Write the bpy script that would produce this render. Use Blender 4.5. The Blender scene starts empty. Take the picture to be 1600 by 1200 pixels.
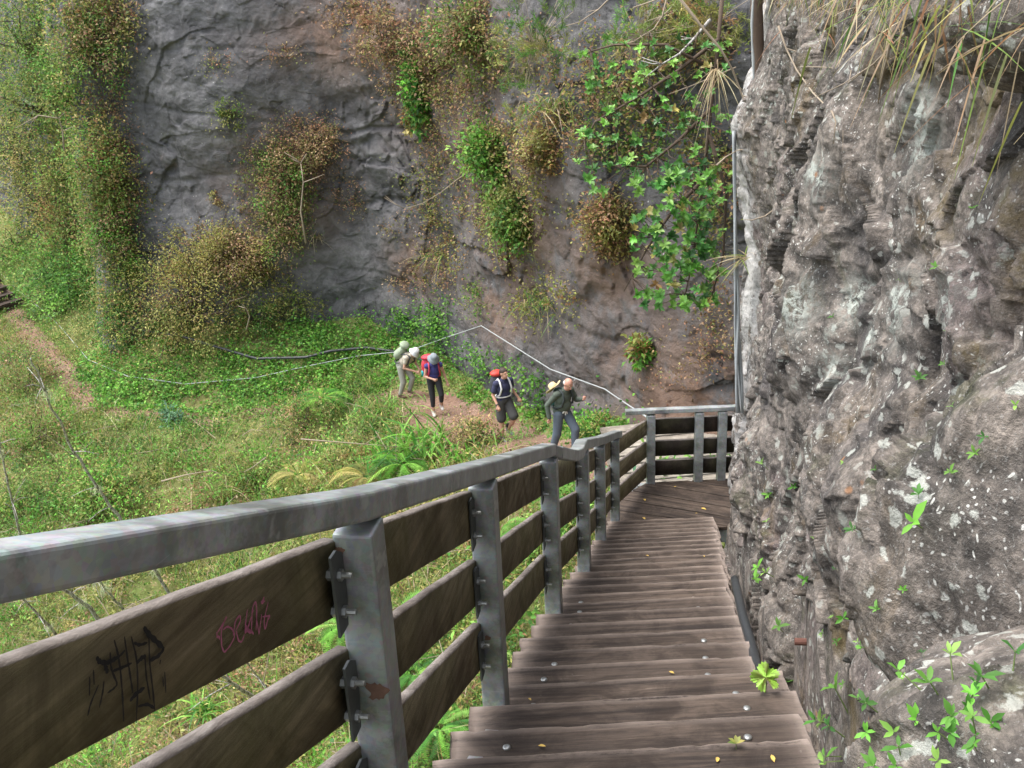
import bpy, bmesh, math, random
import numpy as np
from mathutils import Vector, Matrix
from mathutils.bvhtree import BVHTree
RNG = np.random.default_rng(7); random.seed(7)
scene = bpy.context.scene
COL = scene.collection
PI = math.pi
# ------------------------------------------------------------------ camera
F = 1555.0
_p, _a = math.radians(20.8), math.radians(2.8)
_f = np.array([0, math.cos(_p), -math.sin(_p)])
_r = np.array([1., 0, 0]); _d = np.array([0, -math.sin(_p), -math.cos(_p)])
CR = _r*math.cos(_a) + _d*math.sin(_a); CD = -_r*math.sin(_a) + _d*math.cos(_a)
cam = bpy.data.cameras.new('camera'); cam.lens = 36*F/1600; cam.sensor_width = 36; cam.clip_end = 500; cam.clip_start = .05
camo = bpy.data.objects.new('camera', cam); COL.objects.link(camo)
camo.matrix_world = Matrix([[CR[i], -CD[i], -_f[i], 0] for i in range(3)] + [[0, 0, 0, 1]])
scene.camera = camo
def ray(px, py):
    return _f + (px-800)/F*CR + (py-600)/F*CD
def atY(px, py, Y):
    r = ray(px, py); return r*(Y/r[1])
def atZ(px, py, z):
    r = ray(px, py); return r*(z/r[2])
# ------------------------------------------------------------------ noise
def _hash(ix, iy, iz, seed):
    h = (ix.astype(np.int64)*374761393 + iy.astype(np.int64)*668265263 + iz.astype(np.int64)*2147483647 + seed*1274126177) & 0xffffffff
    h = ((h ^ (h >> 13))*1274126177) & 0xffffffff
    h = ((h ^ (h >> 16))*2246822519) & 0xffffffff
    return ((h ^ (h >> 15)) & 0xffffff)/float(0xffffff)
def vnoise(P, s, seed=0):
    Q = P/s; I = np.floor(Q).astype(np.int64); f = Q-I; f = f*f*f*(f*(f*6-15)+10)
    out = 0
    for dx in (0, 1):
        wx = f[:, 0] if dx else 1-f[:, 0]
        for dy in (0, 1):
            wy = f[:, 1] if dy else 1-f[:, 1]
            for dz in (0, 1):
                wz = f[:, 2] if dz else 1-f[:, 2]
                out = out + wx*wy*wz*_hash(I[:, 0]+dx, I[:, 1]+dy, I[:, 2]+dz, seed)
    return out*2-1
def fbm(P, s, o=4, seed=0, g=.5):
    a = 1; t = 0; n = 0
    for k in range(o):
        t = t + a*vnoise(P + 17.3*k, s/2**k, seed+k); n += a; a *= g
    return t/n
def ridge(P, s, o=4, seed=0):
    a = 1; t = 0; n = 0
    for k in range(o):
        t = t + a*(1-2*np.abs(vnoise(P+9.1*k, s/2**k, seed+k))); n += a; a *= .5
    return t/n
def worley(P, s, seed=0):
    Q = P/s; I = np.floor(Q).astype(np.int64)
    f1 = np.full(len(P), 9.); f2 = np.full(len(P), 9.)
    for dx in (-1, 0, 1):
        for dy in (-1, 0, 1):
            for dz in (-1, 0, 1):
                c = I + np.array([dx, dy, dz])
                c0, c1, c2 = c[:, 0], c[:, 1], c[:, 2]
                d = np.sqrt((c0+_hash(c0, c1, c2, seed)-Q[:, 0])**2 + (c1+_hash(c0, c1, c2, seed+1)-Q[:, 1])**2 + (c2+_hash(c0, c1, c2, seed+2)-Q[:, 2])**2)
                f2 = np.minimum(f2, np.maximum(f1, d)); f1 = np.minimum(f1, d)
    return f1, f2
def facets(P, s, seed=0):
    """angular facets: every cell is a plane with its own tilt and offset"""
    Q = P/s; I = np.floor(Q).astype(np.int64); f1 = np.full(len(P), 9.); val = np.zeros(len(P))
    for dx in (-1, 0, 1):
        for dy in (-1, 0, 1):
            for dz in (-1, 0, 1):
                c = I + np.array([dx, dy, dz]); c0, c1, c2 = c[:, 0], c[:, 1], c[:, 2]
                e = [c0+_hash(c0, c1, c2, seed)-Q[:, 0], c1+_hash(c0, c1, c2, seed+1)-Q[:, 1], c2+_hash(c0, c1, c2, seed+2)-Q[:, 2]]
                d = e[0]**2+e[1]**2+e[2]**2
                v = (_hash(c0, c1, c2, seed+3)-.5)*.9+sum(e[i]*(_hash(c0, c1, c2, seed+4+i)-.5)*1.6 for i in range(3))
                m = d < f1; f1 = np.where(m, d, f1); val = np.where(m, v, val)
    return val
def sstep(x, a, b):
    t = np.clip((x-a)/(b-a), 0, 1); return t*t*(3-2*t)
# ------------------------------------------------------------------ object helpers
def link(name, me, mat=None, parent=None):
    o = bpy.data.objects.new(name, me); COL.objects.link(o)
    if mat is not None and me is not None: me.materials.append(mat)
    if parent is not None: o.parent = parent
    return o
def tag(o, label=None, cat=None, group=None, kind=None):
    if label: o['label'] = label
    if cat: o['category'] = cat
    if group: o['group'] = group
    if kind: o['kind'] = kind
    return o
def empty(name, loc, label=None, cat=None, group=None, rz=0):
    o = bpy.data.objects.new(name, None); COL.objects.link(o); o.empty_display_size = .1
    o.location = Vector([float(v) for v in loc]); o.rotation_euler = (0, 0, rz)
    return tag(o, label, cat, group)
def np_mesh(name, V, Fc, smooth=True, col=None):
    """Fc: array (n,k) of equal sized faces or list of such arrays; col: per-face rgb"""
    if not isinstance(Fc, list): Fc = [Fc]
    me = bpy.data.meshes.new(name)
    V = np.asarray(V, dtype=np.float32)
    loops = np.concatenate([f.ravel() for f in Fc]).astype(np.int32)
    tot = np.concatenate([np.full(len(f), f.shape[1], dtype=np.int32) for f in Fc])
    st = np.concatenate([[0], np.cumsum(tot)[:-1]]).astype(np.int32)
    me.vertices.add(len(V)); me.vertices.foreach_set('co', V.ravel())
    me.loops.add(len(loops)); me.loops.foreach_set('vertex_index', loops)
    me.polygons.add(len(tot)); me.polygons.foreach_set('loop_start', st); me.polygons.foreach_set('loop_total', tot)
    me.update(calc_edges=True)
    if smooth: me.polygons.foreach_set('use_smooth', np.ones(len(tot), dtype=bool))
    if col is not None:
        a = me.attributes.new('tint', 'FLOAT_COLOR', 'FACE')
        c = np.ones((len(tot), 4), dtype=np.float32); c[:, :3] = col
        a.data.foreach_set('color', c.ravel())
    return me
def grid_faces(nu, nv):
    i = np.arange(nu*nv).reshape(nu, nv)
    return np.stack([i[:-1, :-1].ravel(), i[1:, :-1].ravel(), i[1:, 1:].ravel(), i[:-1, 1:].ravel()], 1)
class MB:
    """collects boxes, tubes ... into one mesh"""
    def __init__(s): s.v = []; s.f = []; s.n = 0
    def add(s, V, Fs):
        s.v.append(np.asarray(V, float)); s.f += [[i+s.n for i in f] for f in Fs]; s.n += len(V)
    def box(s, c, size, R=None, bev=0):
        hx, hy, hz = [q/2 for q in size]
        if bev:
            bm = bmesh.new(); bmesh.ops.create_cube(bm, size=1)
            for v in bm.verts: v.co = Vector((v.co.x*size[0], v.co.y*size[1], v.co.z*size[2]))
            bmesh.ops.bevel(bm, geom=bm.edges[:], offset=bev, segments=2, affect='EDGES', profile=.6)
            V = np.array([v.co[:] for v in bm.verts]); bm.verts.index_update(); Fs = [[v.index for v in f.verts] for f in bm.faces]; bm.free()
        else:
            V = np.array([[x, y, z] for x in (-hx, hx) for y in (-hy, hy) for z in (-hz, hz)])
            Fs = [[0, 1, 3, 2], [4, 6, 7, 5], [0, 4, 5, 1], [2, 3, 7, 6], [0, 2, 6, 4], [1, 5, 7, 3]]
        if R is not None: V = V @ np.array(R).T
        s.add(V+np.array(c), Fs)
    def tube(s, pts, r, k=8, cap=True):
        pts = [np.array(p, float) for p in pts]; n = len(pts)
        if not hasattr(r, '__len__'): r = [r]*n
        V = []; up = None
        for i, p in enumerate(pts):
            t = pts[min(i+1, n-1)]-pts[max(i-1, 0)]; t = t/(np.linalg.norm(t)+1e-9)
            if up is None: up = np.array([0, 0, 1.]) if abs(t[2]) < .9 else np.array([1., 0, 0])
            a = np.cross(t, up); a /= np.linalg.norm(a)+1e-9; b = np.cross(a, t); up = b
            for j in range(k):
                th = 2*PI*j/k; V.append(p+r[i]*(math.cos(th)*a+math.sin(th)*b))
        Fs = [[i*k+j, i*k+(j+1) % k, (i+1)*k+(j+1) % k, (i+1)*k+j] for i in range(n-1) for j in range(k)]
        if cap: Fs += [list(range(k))[::-1], [(n-1)*k+j for j in range(k)]]
        s.add(V, Fs)
    def bar(s, a, b, w, h, bev=0, up=(0, 0, 1)):
        """box from a to b, w across, h along up"""
        a = np.array(a, float); b = np.array(b, float); t = b-a; L = np.linalg.norm(t); t /= L
        u = np.array(up, float); x = np.cross(t, u); x /= np.linalg.norm(x); u = np.cross(x, t)
        s.box((a+b)/2, (w, L, h), R=np.stack([x, t, u], 1), bev=bev)
    def build(s, name, mat, parent=None, smooth=False, origin=None):
        V = np.concatenate(s.v)
        if origin is not None: V = V-np.array(origin)
        me = bpy.data.meshes.new(name); me.from_pydata(V.tolist(), [], s.f); me.update()
        bm = bmesh.new(); bm.from_mesh(me); bmesh.ops.recalc_face_normals(bm, faces=bm.faces[:]); bm.to_mesh(me); bm.free()
        if smooth:
            me.polygons.foreach_set('use_smooth', np.ones(len(me.polygons), dtype=bool))
        o = link(name, me, mat, parent)
        if origin is not None: o.location = Vector([float(q) for q in origin])
        return o
# ------------------------------------------------------------------ materials
class NT:
    def __init__(s, name):
        s.m = bpy.data.materials.new(name); s.m.use_nodes = True; s.t = s.m.node_tree; s.n = s.t.nodes
        s.b = s.n['Principled BSDF']; s.b.inputs['Roughness'].default_value = .8
    def new(s, typ, **kw):
        n = s.n.new(typ)
        for k, v in kw.items():
            if k.startswith('_'): setattr(n, k[1:], v)
            else: s.set(n.inputs[k.replace('0', ' ') if k not in n.inputs else k], v)
        return n
    def set(s, sock, v):
        if isinstance(v, bpy.types.NodeSocket): s.t.links.new(v, sock)
        else:
            if isinstance(v, tuple) and len(v) == 3 and sock.type == 'RGBA': v = (*v, 1)
            sock.default_value = v
    def coord(s, which='Object', scale=(1, 1, 1), loc=None, rot=None):
        c = s.new('ShaderNodeTexCoord').outputs[which]
        m = s.new('ShaderNodeMapping'); s.set(m.inputs['Vector'], c); m.inputs['Scale'].default_value = scale
        if loc is not None: s.set(m.inputs['Location'], loc)
        if rot is not None: m.inputs['Rotation'].default_value = rot
        return m.outputs[0]
    def noise(s, vec, scale, detail=5, rough=.6, dist=0):
        n = s.new('ShaderNodeTexNoise'); s.set(n.inputs['Vector'], vec); n.inputs['Scale'].default_value = scale
        n.inputs['Detail'].default_value = detail; n.inputs['Roughness'].default_value = rough; n.inputs['Distortion'].default_value = dist
        return n.outputs['Fac']
    def vor(s, vec, scale, feat='F1', out='Distance', rnd=1):
        n = s.new('ShaderNodeTexVoronoi'); n.feature = feat; s.set(n.inputs['Vector'], vec); n.inputs['Scale'].default_value = scale
        n.inputs['Randomness'].default_value = rnd
        return n.outputs[out]
    def ramp(s, fac, a, b, c0=0., c1=1.):
        m = s.new('ShaderNodeMapRange'); s.set(m.inputs['Value'], fac); m.inputs['From Min'].default_value = a; m.inputs['From Max'].default_value = b
        m.inputs['To Min'].default_value = c0; m.inputs['To Max'].default_value = c1; m.interpolation_type = 'SMOOTHSTEP'
        return m.outputs[0]
    def math(s, op, a, b=0.):
        m = s.new('ShaderNodeMath'); m.operation = op; s.set(m.inputs[0], a); s.set(m.inputs[1], b); return m.outputs[0]
    def mix(s, fac, a, b, mode='MIX'):
        m = s.new('ShaderNodeMix'); m.data_type = 'RGBA'; m.blend_type = mode
        s.set(m.inputs[0], fac); s.set(m.inputs[6], a); s.set(m.inputs[7], b); return m.outputs[2]
    def bump(s, h, strength=.5, dist=.02, nrm=None):
        b = s.new('ShaderNodeBump'); s.set(b.inputs['Height'], h); b.inputs['Strength'].default_value = strength; b.inputs['Distance'].default_value = dist
        if nrm is not None: s.set(b.inputs['Normal'], nrm)
        return b.outputs[0]
    def fin(s, col=None, rough=None, nrm=None, metal=None, spec=None):
        if col is not None: s.set(s.b.inputs['Base Color'], col)
        if rough is not None: s.set(s.b.inputs['Roughness'], rough)
        if nrm is not None: s.set(s.b.inputs['Normal'], nrm)
        if metal is not None: s.set(s.b.inputs['Metallic'], metal)
        if spec is not None: s.set(s.b.inputs['Specular IOR Level'], spec)
        return s.m
def simple(name, c, rough=.8, var=.25, scale=30, metal=0.):
    t = NT(name); v = t.coord(); n = t.noise(v, scale, 4)
    d = tuple(x*(1-var) for x in c); e = tuple(min(1, x*(1+var)) for x in c)
    return t.fin(t.mix(n, d, e), rough, t.bump(n, .3, .005), metal)
# near rock
def mk_rock():
    t = NT('rock'); v = t.coord()
    a = t.noise(v, 1.1, 6, .62, .6); b = t.noise(v, 4.5, 8, .7, .4); c = t.noise(v, 26, 6, .75); g = t.noise(v, 120, 3, .7)
    base = t.mix(t.ramp(b, .34, .66), (.085, .077, .070), (.33, .285, .245))
    base = t.mix(t.ramp(a, .53, .66, 0., .7), base, t.mix(b, (.17, .125, .115), (.26, .215, .205)))          # mauve faces
    base = t.mix(t.math('MULTIPLY', t.ramp(a, .30, .44, .8, 0.), .75), base, (.085, .078, .082))       # darker basalt
    v = t.coord(); wv = t.new('ShaderNodeVectorMath'); wv.operation='MULTIPLY_ADD'; nn = t.new('ShaderNodeTexNoise'); t.set(nn.inputs['Vector'], v); nn.inputs['Scale'].default_value = 7; nn.inputs['Detail'].default_value = 4; t.set(wv.inputs[0], nn.outputs['Color']); wv.inputs[1].default_value = (.16, .16, .16); t.set(wv.inputs[2], v); vw = wv.outputs[0]
    o = t.noise(v, 2.3, 5, .65, .8)
    base = t.mix(t.math('MULTIPLY', t.ramp(o, .56, .70), .6), base, (.17, .115, .050))               # ochre / moss stain
    mz = t.noise(t.coord(loc=(4, 7, 1)), 1.7, 6, .7, .5)
    base = t.mix(t.math('MULTIPLY', t.ramp(mz, .58, .68), .55), base, (.055, .07, .018))
    base = t.mix(t.ramp(c, .38, .58, .0, .9), base, t.mix(.62, base, (.02, .019, .018)))
    base = t.mix(t.ramp(g, .56, .70, .0, .35), base, (.42, .42, .40))
    vs = t.vor(vw, 15); vl = t.noise(t.coord(loc=(9, 2, 3)), 1.5, 5, .7)
    sh = t.math('ADD', vs, t.math('MULTIPLY', t.math('SUBTRACT', t.noise(v, 40, 4, .7), .5), .65))
    lich = t.math('MULTIPLY', t.ramp(sh, .18, .28, 1., 0.), t.ramp(vl, .45, .55))
    base = t.mix(t.math('MULTIPLY', lich, .65), base, (.50, .52, .47))
    vs2 = t.vor(t.coord(loc=(1, 5, 8)), 6.5); sh2 = t.math('ADD', vs2, t.math('MULTIPLY', t.math('SUBTRACT', t.noise(v, 17, 6, .75), .5), .95))
    vl2 = t.noise(t.coord(loc=(3, 3, 9)), .9, 4, .6)
    l2 = t.math('MULTIPLY', t.ramp(sh2, .16, .28, 1., 0.), t.ramp(vl2, .47, .55))
    base = t.mix(t.math('MULTIPLY', l2, t.ramp(c, .3, .65, .1, .7)), base, (.38, .41, .36))
    vs4 = t.vor(vw, 50); 
    l4 = t.math('MULTIPLY', t.ramp(vs4, .16, .24, 1., 0.), t.ramp(t.noise(t.coord(loc=(6, 3, 2)), 2.6, 5, .7), .46, .60))
    base = t.mix(t.math('MULTIPLY', l4, .8), base, (.62, .62, .58))
    vs3 = t.vor(t.coord(loc=(7, 1, 2)), 9)
    l3 = t.math('MULTIPLY', t.ramp(t.math('ADD', vs3, t.math('MULTIPLY', c, .2)), .18, .26, 1., 0.), t.ramp(vl2, .60, .44, 0., 1.))
    l3 = t.math('MULTIPLY', l3, t.ramp(t.noise(t.coord(loc=(2, 8, 4)), 1.0, 2), .60, .66))
    base = t.mix(t.math('MULTIPLY', l3, .6), base, (.42, .19, .07))
    am = t.new('ShaderNodeAttribute'); am.attribute_name = 'moss'
    base = t.mix(t.math('MULTIPLY', am.outputs['Fac'], t.ramp(t.noise(v, 7, 6, .7), .38, .60, 0., .85)), base, t.mix(b, (.06, .045, .018), (.17, .125, .045)))
    ap = t.new('ShaderNodeAttribute'); ap.attribute_name = 'pale'
    base = t.mix(t.math('MULTIPLY', ap.outputs['Fac'], t.ramp(t.math('ADD', c, t.math('MULTIPLY', b, .5)), .66, .80, 0., .85)), base, (.46, .50, .45))
    # white crust attribute painted on the corner ribs
    at = t.new('ShaderNodeAttribute'); at.attribute_name = 'crust'
    cr = t.math('MULTIPLY', at.outputs['Fac'], t.ramp(t.math('ADD', t.noise(v, 6, 8, .75, .5), t.math('MULTIPLY', t.math('SUBTRACT', at.outputs['Fac'], .5), .25)), .47, .54))
    base = t.mix(t.math('MULTIPLY', cr, t.ramp(c, .25, .6, .15, .9)), base, (.60, .59, .57))
    h = t.math('ADD', t.math('MULTIPLY', c, .8), t.math('MULTIPLY', g, .25)); h = t.math('ADD', h, t.math('MULTIPLY', b, 1.2))
    return t.fin(base, .92, t.bump(h, .75, .03), spec=.25)
def mk_cliff():
    t = NT('cliff_rock'); v = t.coord()
    a = t.noise(v, .25, 6, .6, .5); b = t.noise(t.coord(scale=(.8, 1, 1.4)), 1.1, 8, .65, .8); c = t.noise(v, 7, 6, .75)
    base = t.mix(t.ramp(b, .30, .72), (.080, .080, .083), (.205, .203, .206))
    base = t.mix(t.ramp(a, .56, .72, 0., .2), base, (.17, .145, .125))
    st = t.noise(t.coord(scale=(3, 3, .5)), 1.2, 5, .7, .5)
    base = t.mix(t.math('MULTIPLY', t.ramp(st, .58, .74), .55), base, (.25, .245, .245))
    br = t.noise(t.coord(scale=(1, 1, .7), loc=(5, 3, 2)), .9, 7, .7)
    base = t.mix(t.math('MULTIPLY', t.ramp(br, .64, .76), .5), base, (.13, .07, .04))
    gr = t.noise(t.coord(loc=(8, 3, 5)), .8, 7, .72)
    base = t.mix(t.math('MULTIPLY', t.ramp(gr, .60, .70), .5), base, (.07, .075, .03))
    ds = t.noise(t.coord(scale=(4, 4, .35), loc=(3, 1, 7)), .8, 6, .7, .4)
    base = t.mix(t.math('MULTIPLY', t.ramp(ds, .60, .70), .6), base, (.030, .028, .030))
    tan = t.noise(t.coord(loc=(1, 9, 5)), .55, 7, .7, .6)
    base = t.mix(t.math('MULTIPLY', t.ramp(tan, .62, .72), .35), base, t.mix(c, (.10, .065, .045), (.24, .175, .14)))
    base = t.mix(t.ramp(c, .4, .7, 0., .40), base, (.055, .053, .055))
    at = t.new('ShaderNodeAttribute'); at.attribute_name = 'earth'
    base = t.mix(t.math('MULTIPLY', at.outputs['Fac'], t.ramp(t.noise(v, 1.6, 7, .7), .32, .55)), base, t.mix(c, (.11, .065, .042), (.29, .195, .145)))
    vs = t.vor(v, 5.5); sh = t.math('ADD', vs, t.math('MULTIPLY', c, .25))
    l = t.math('MULTIPLY', t.ramp(sh, .17, .235, 1., 0.), t.ramp(t.noise(t.coord(loc=(2, 2, 6)), .35, 4, .7), .50, .60))
    base = t.mix(t.math('MULTIPLY', l, .9), base, (.62, .62, .60))
    h = t.math('ADD', t.math('MULTIPLY', c, .5), b)
    return t.fin(base, .9, t.bump(h, .9, .15), spec=.25)
def mk_ground(name, c0, c1, c2):
    t = NT(name); v = t.coord(); a = t.noise(v, .6, 6, .65); c = t.noise(v, 9, 6, .75); d = t.noise(v, 45, 4, .8)
    base = t.mix(t.ramp(a, .35, .65), c0, c1); base = t.mix(t.ramp(c, .45, .68), base, c2)
    vl = t.vor(v, 14, out='Color'); lit = t.ramp(t.vor(v, 14), .12, .2, 1., 0.)
    base = t.mix(t.math('MULTIPLY', lit, .45), base, t.mix(.6, vl, (.40, .22, .12), 'MULTIPLY'))
    base = t.mix(t.ramp(d, .35, .7, .0, .5), base, t.mix(.5, base, (.02, .015, .01)))
    return t.fin(base, .95, t.bump(t.math('ADD', c, t.math('MULTIPLY', d, .4)), .7, .05), spec=.2)
def mk_wood(name, dark, light, wear, mossy=0., axis=0, edge=False):
    t = NT(name)
    oi = t.new('ShaderNodeObjectInfo').outputs['Random']
    lc = t.new('ShaderNodeCombineXYZ'); t.set(lc.inputs[0], t.math('MULTIPLY', oi, 37)); t.set(lc.inputs[1], t.math('MULTIPLY', oi, 91)); t.set(lc.inputs[2], t.math('MULTIPLY', oi, 53))
    sc = [14, 14, 14]; sc[axis] = .8
    v = t.coord(scale=tuple(sc), loc=lc.outputs[0]); g = t.noise(v, 1.6, 8, .75, .6)
    v2 = t.coord(loc=lc.outputs[0]); p = t.noise(v2, 3.2, 6, .65, 1.); q = t.noise(v2, 22, 5, .8)
    sc[axis] = 3; f = t.noise(t.coord(scale=tuple(x*5 for x in sc), loc=lc.outputs[0]), 1., 5, .8)
    base = t.mix(t.ramp(g, .36, .62), dark, light); base = t.mix(t.math('MULTIPLY', oi, .45), base, t.mix(.5, base, dark))
    base = t.mix(t.ramp(p, .42, .62, 0., .75), base, t.mix(.65, base, tuple(x*.45 for x in dark)))
    base = t.mix(t.math('MULTIPLY', t.ramp(g, .58, .70), t.ramp(p, .6, .4, .1, .8)), base, wear)
    if mossy:
        m = t.noise(v2, 1.3, 5, .6, .3)
        base = t.mix(t.ramp(m, .44, .66, 0., mossy), base, (.16, .16, .05))
        base = t.mix(t.ramp(m, .5, .3, 0., .35), base, (.12, .065, .04))
    if edge:
        at = t.new('ShaderNodeAttribute'); at.attribute_name = 'worn'
        w = t.math('MULTIPLY', at.outputs['Fac'], t.ramp(t.math('ADD', g, t.math('MULTIPLY', q, .4)), .50, .66))
        base = t.mix(t.math('MULTIPLY', w, .8), base, (.44, .36, .31))
        base = t.mix(t.math('MULTIPLY', t.ramp(q, .66, .72), .3), base, (.34, .30, .27))
    base = t.mix(t.ramp(t.math('ADD', f, t.math('MULTIPLY', oi, .12)), .3, .66, .0, .45), base, t.mix(.5, base, (.012, .008, .007)))
    h = t.math('ADD', g, t.math('MULTIPLY', f, .6))
    return t.fin(base, t.ramp(p, .3, .7, .55, .85), t.bump(h, .8, .008), spec=.35)
def mk_steel():
    t = NT('galvanised_steel'); v = t.coord(); a = t.noise(v, 5, 5, .6, .4); b = t.noise(t.coord(scale=(9, 9, 1.6)), 3, 6, .75); c = t.vor(v, 60, out='Color')
    base = t.mix(t.ramp(a, .35, .68), (.185, .20, .198), (.37, .395, .395)); base = t.mix(t.ramp(b, .55, .75, 0., .5), base, (.17, .18, .17))
    base = t.mix(.10, base, c, 'OVERLAY'); sc_ = t.noise(t.coord(scale=(2, 2, 30), loc=(2, 2, 1)), 4, 4, .8); base = t.mix(t.ramp(sc_, .60, .66, 0., .25), base, (.50, .52, .52)); gm = t.noise(t.coord(loc=(5, 1, 8)), 3.5, 6, .75); base = t.mix(t.ramp(gm, .50, .66, 0., .6), base, (.085, .088, .075))
    base = t.mix(t.math('MULTIPLY', t.ramp(t.noise(v, 9, 3), .64, .70), .35), base, (.50, .52, .50))
    r = t.noise(t.coord(loc=(3, 3, 3)), 2.4, 4, .6)
    base = t.mix(t.math('MULTIPLY', t.ramp(r, .70, .76), .7), base, (.16, .055, .025))
    return t.fin(base, t.ramp(a, .3, .7, .36, .48), t.bump(b, .05, .002), metal=.25, spec=.5)
def mk_leaf(name, trans=.45, rough=.55):
    t = NT(name); at = t.new('ShaderNodeAttribute'); at.attribute_name = 'tint'
    n = t.noise(t.coord(), 12, 3); base = t.mix(t.ramp(n, .3, .7), t.mix(.35, at.outputs['Color'], (.02, .03, .01)), at.outputs['Color'])
    t.fin(base, rough, spec=.35)
    tr = t.new('ShaderNodeBsdfTranslucent'); t.set(tr.inputs['Color'], base)
    ms = t.new('ShaderNodeMixShader'); ms.inputs[0].default_value = trans
    t.t.links.new(t.b.outputs[0], ms.inputs[1]); t.t.links.new(tr.outputs[0], ms.inputs[2])
    t.t.links.new(ms.outputs[0], t.n['Material Output'].inputs['Surface'])
    return t.m
M = dict(rock=mk_rock(), cliff=mk_cliff(), leaf=mk_leaf('leaf'), steel=mk_steel())
M['hill'] = mk_ground('hillside_soil', (.17, .17, .06), (.16, .21, .06), (.28, .24, .12))
M['path'] = mk_ground('trodden_earth', (.23, .14, .10), (.31, .205, .155), (.15, .085, .06))
M['tread'] = mk_wood('tread_wood', (.026, .018, .014), (.125, .092, .070), (.26, .21, .175), 0, 0, True)
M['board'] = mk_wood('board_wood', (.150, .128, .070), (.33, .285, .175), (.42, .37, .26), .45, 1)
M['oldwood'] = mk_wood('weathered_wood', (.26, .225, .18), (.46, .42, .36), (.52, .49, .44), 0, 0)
M['shaded_landing_board'] = mk_wood('shaded_landing_board_wood', (.022, .017, .013), (.045, .034, .026), (.06, .048, .038), .2, 0)  # dark wood, darkened further to paint in the shade on the landing boards
M['lit_boardtop'] = mk_wood('lit_board_top_wood', (.18, .15, .13), (.36, .32, .29), (.50, .46, .42), 0, 1)  # paler board wood, skylight on the top edges put into the colour
def mk_bark():
    t = NT('lichened_bark'); v = t.coord(); n = t.noise(t.coord(scale=(1, 1, .4)), 22, 5, .7); b = t.noise(v, 60, 3)
    base = t.mix(t.ramp(n, .42, .52), (.09, .075, .065), (.50, .49, .46)); return t.fin(t.mix(t.ramp(b, .4, .6, 0., .5), base, (.15, .12, .10)), .9, t.bump(n, .5, .01))
M['bark'] = mk_bark()
M['twig'] = simple('dry_twig', (.30, .245, .18), .9, .4, 8)
M['darkwood'] = simple('stem_wood', (.10, .07, .05), .9, .4, 8)
M['rope'] = simple('pale_rope', (.40, .43, .43), .6, .2, 60)
M['hose'] = simple('black_hose', (.035, .038, .042), .4, .3, 20)
M['netrope'] = simple('grey_rope', (.34, .37, .38), .8, .35, 50)
M['darksteel'] = simple('bracket_steel', (.10, .11, .11), .5, .3, 20, .5)  # dark grey steel of the bracket plates
M['bolt'] = simple('bolt_steel', (.36, .37, .36), .35, .2, 40, .7)
# ------------------------------------------------------------------ terrain functions
PATH = np.array([(6.5, 14.4, -7.5), (4.6, 15.2, -7.6), (2.6, 16.2, -7.85), (.95, 18, -8.46), (-.21, 20.5, -9.17), (-1.8, 23, -9.53), (-2.78, 25.1, -9.76), (-4.5, 26.2, -10.1),
                 (-8.5, 26, -10.5), (-12.2, 27.2, -10.5), (-14.5, 30.5, -10.3), (-17, 34, -10.1), (-19.5, 37.5, -9.6), (-24, 43, -9.), (-38, 60, -8)])
def path_d(X, Y):
    """signed distance to the path centre line (positive on the cliff side) and path height there"""
    best = np.full(X.shape, 1e9); sg = np.ones(X.shape); zz = np.zeros(X.shape)
    for a, b in zip(PATH[:-1], PATH[1:]):
        e = (b-a)[:2]; L2 = e@e
        t = np.clip(((X-a[0])*e[0]+(Y-a[1])*e[1])/L2, 0, 1)
        dx = X-a[0]-t*e[0]; dy = Y-a[1]-t*e[1]; d = np.hypot(dx, dy)
        m = d < best
        best = np.where(m, d, best); zz = np.where(m, a[2]+t*(b[2]-a[2]), zz)
        sg = np.where(m, np.where(e[0]*dy-e[1]*dx < 0, 1., -1.), sg)
    return best*sg, zz
XR = lambda Y: .33+.19*Y          # right ends of the treads
XL = lambda Y: -.90+.19*Y         # left ends
STZ = lambda Y: -1.34-.42*Y       # tread height line
def smax(a, b, k=.6):
    h = np.clip(.5+.5*(a-b)/k, 0, 1); return b*(1-h)+a*h+k*h*(1-h)
def smin(a, b, k=.6): return -smax(-a, -b, k)
def hill_z(X, Y, rough=True):
    X = np.asarray(X, float); Y = np.asarray(Y, float)
    d, zp = path_d(X, Y); ad = np.abs(d)
    P = np.stack([X, Y, 0*X], 1)
    n1 = fbm(P, 6., 3, 11); n2 = fbm(P, 1.6, 4, 21)
    w = .62
    up = zp+np.maximum(0, d-w)*(.62+.2*n1)
    dn = zp-np.maximum(0, -d-w)*(.50+.08*n1)
    z = np.where(d > 0, up, dn)
    z = smax(z, -24+n1*2, 3.)
    zn = STZ(np.minimum(Y, 11.5))-1.0-1.05*np.maximum(0, XR(Y)-X)-np.maximum(0, Y-12.)*1.1+.25*n1
    zn = np.where(X > XR(Y), STZ(np.minimum(Y, 11.5))-1.0-np.maximum(0, Y-12.)*1.1, zn)
    z = smax(z, zn, .5)
    if rough: z = z+n2*.35*sstep(ad, .6, 2.2)+.03*fbm(P, .35, 3, 31)*sstep(ad, .3, .9)
    return z
FOOT = np.array([(-60, 90), (-30, 56), (-19, 40.5), (-16, 36.6), (-13.6, 31.9), (-12.4, 30.4), (-11.2, 30.5), (-9, 29.0), (-6.7, 28.7), (-4.6, 29), (-3, 28), (-1.4, 25.6), (-1.0, 24.4), (.3, 22), (1.9, 18.9), (2.9, 16.9), (4.2, 15.7), (8, 14.6), (14, 14)])
def foot_y(X): return np.interp(X, FOOT[:, 0], FOOT[:, 1])
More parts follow.
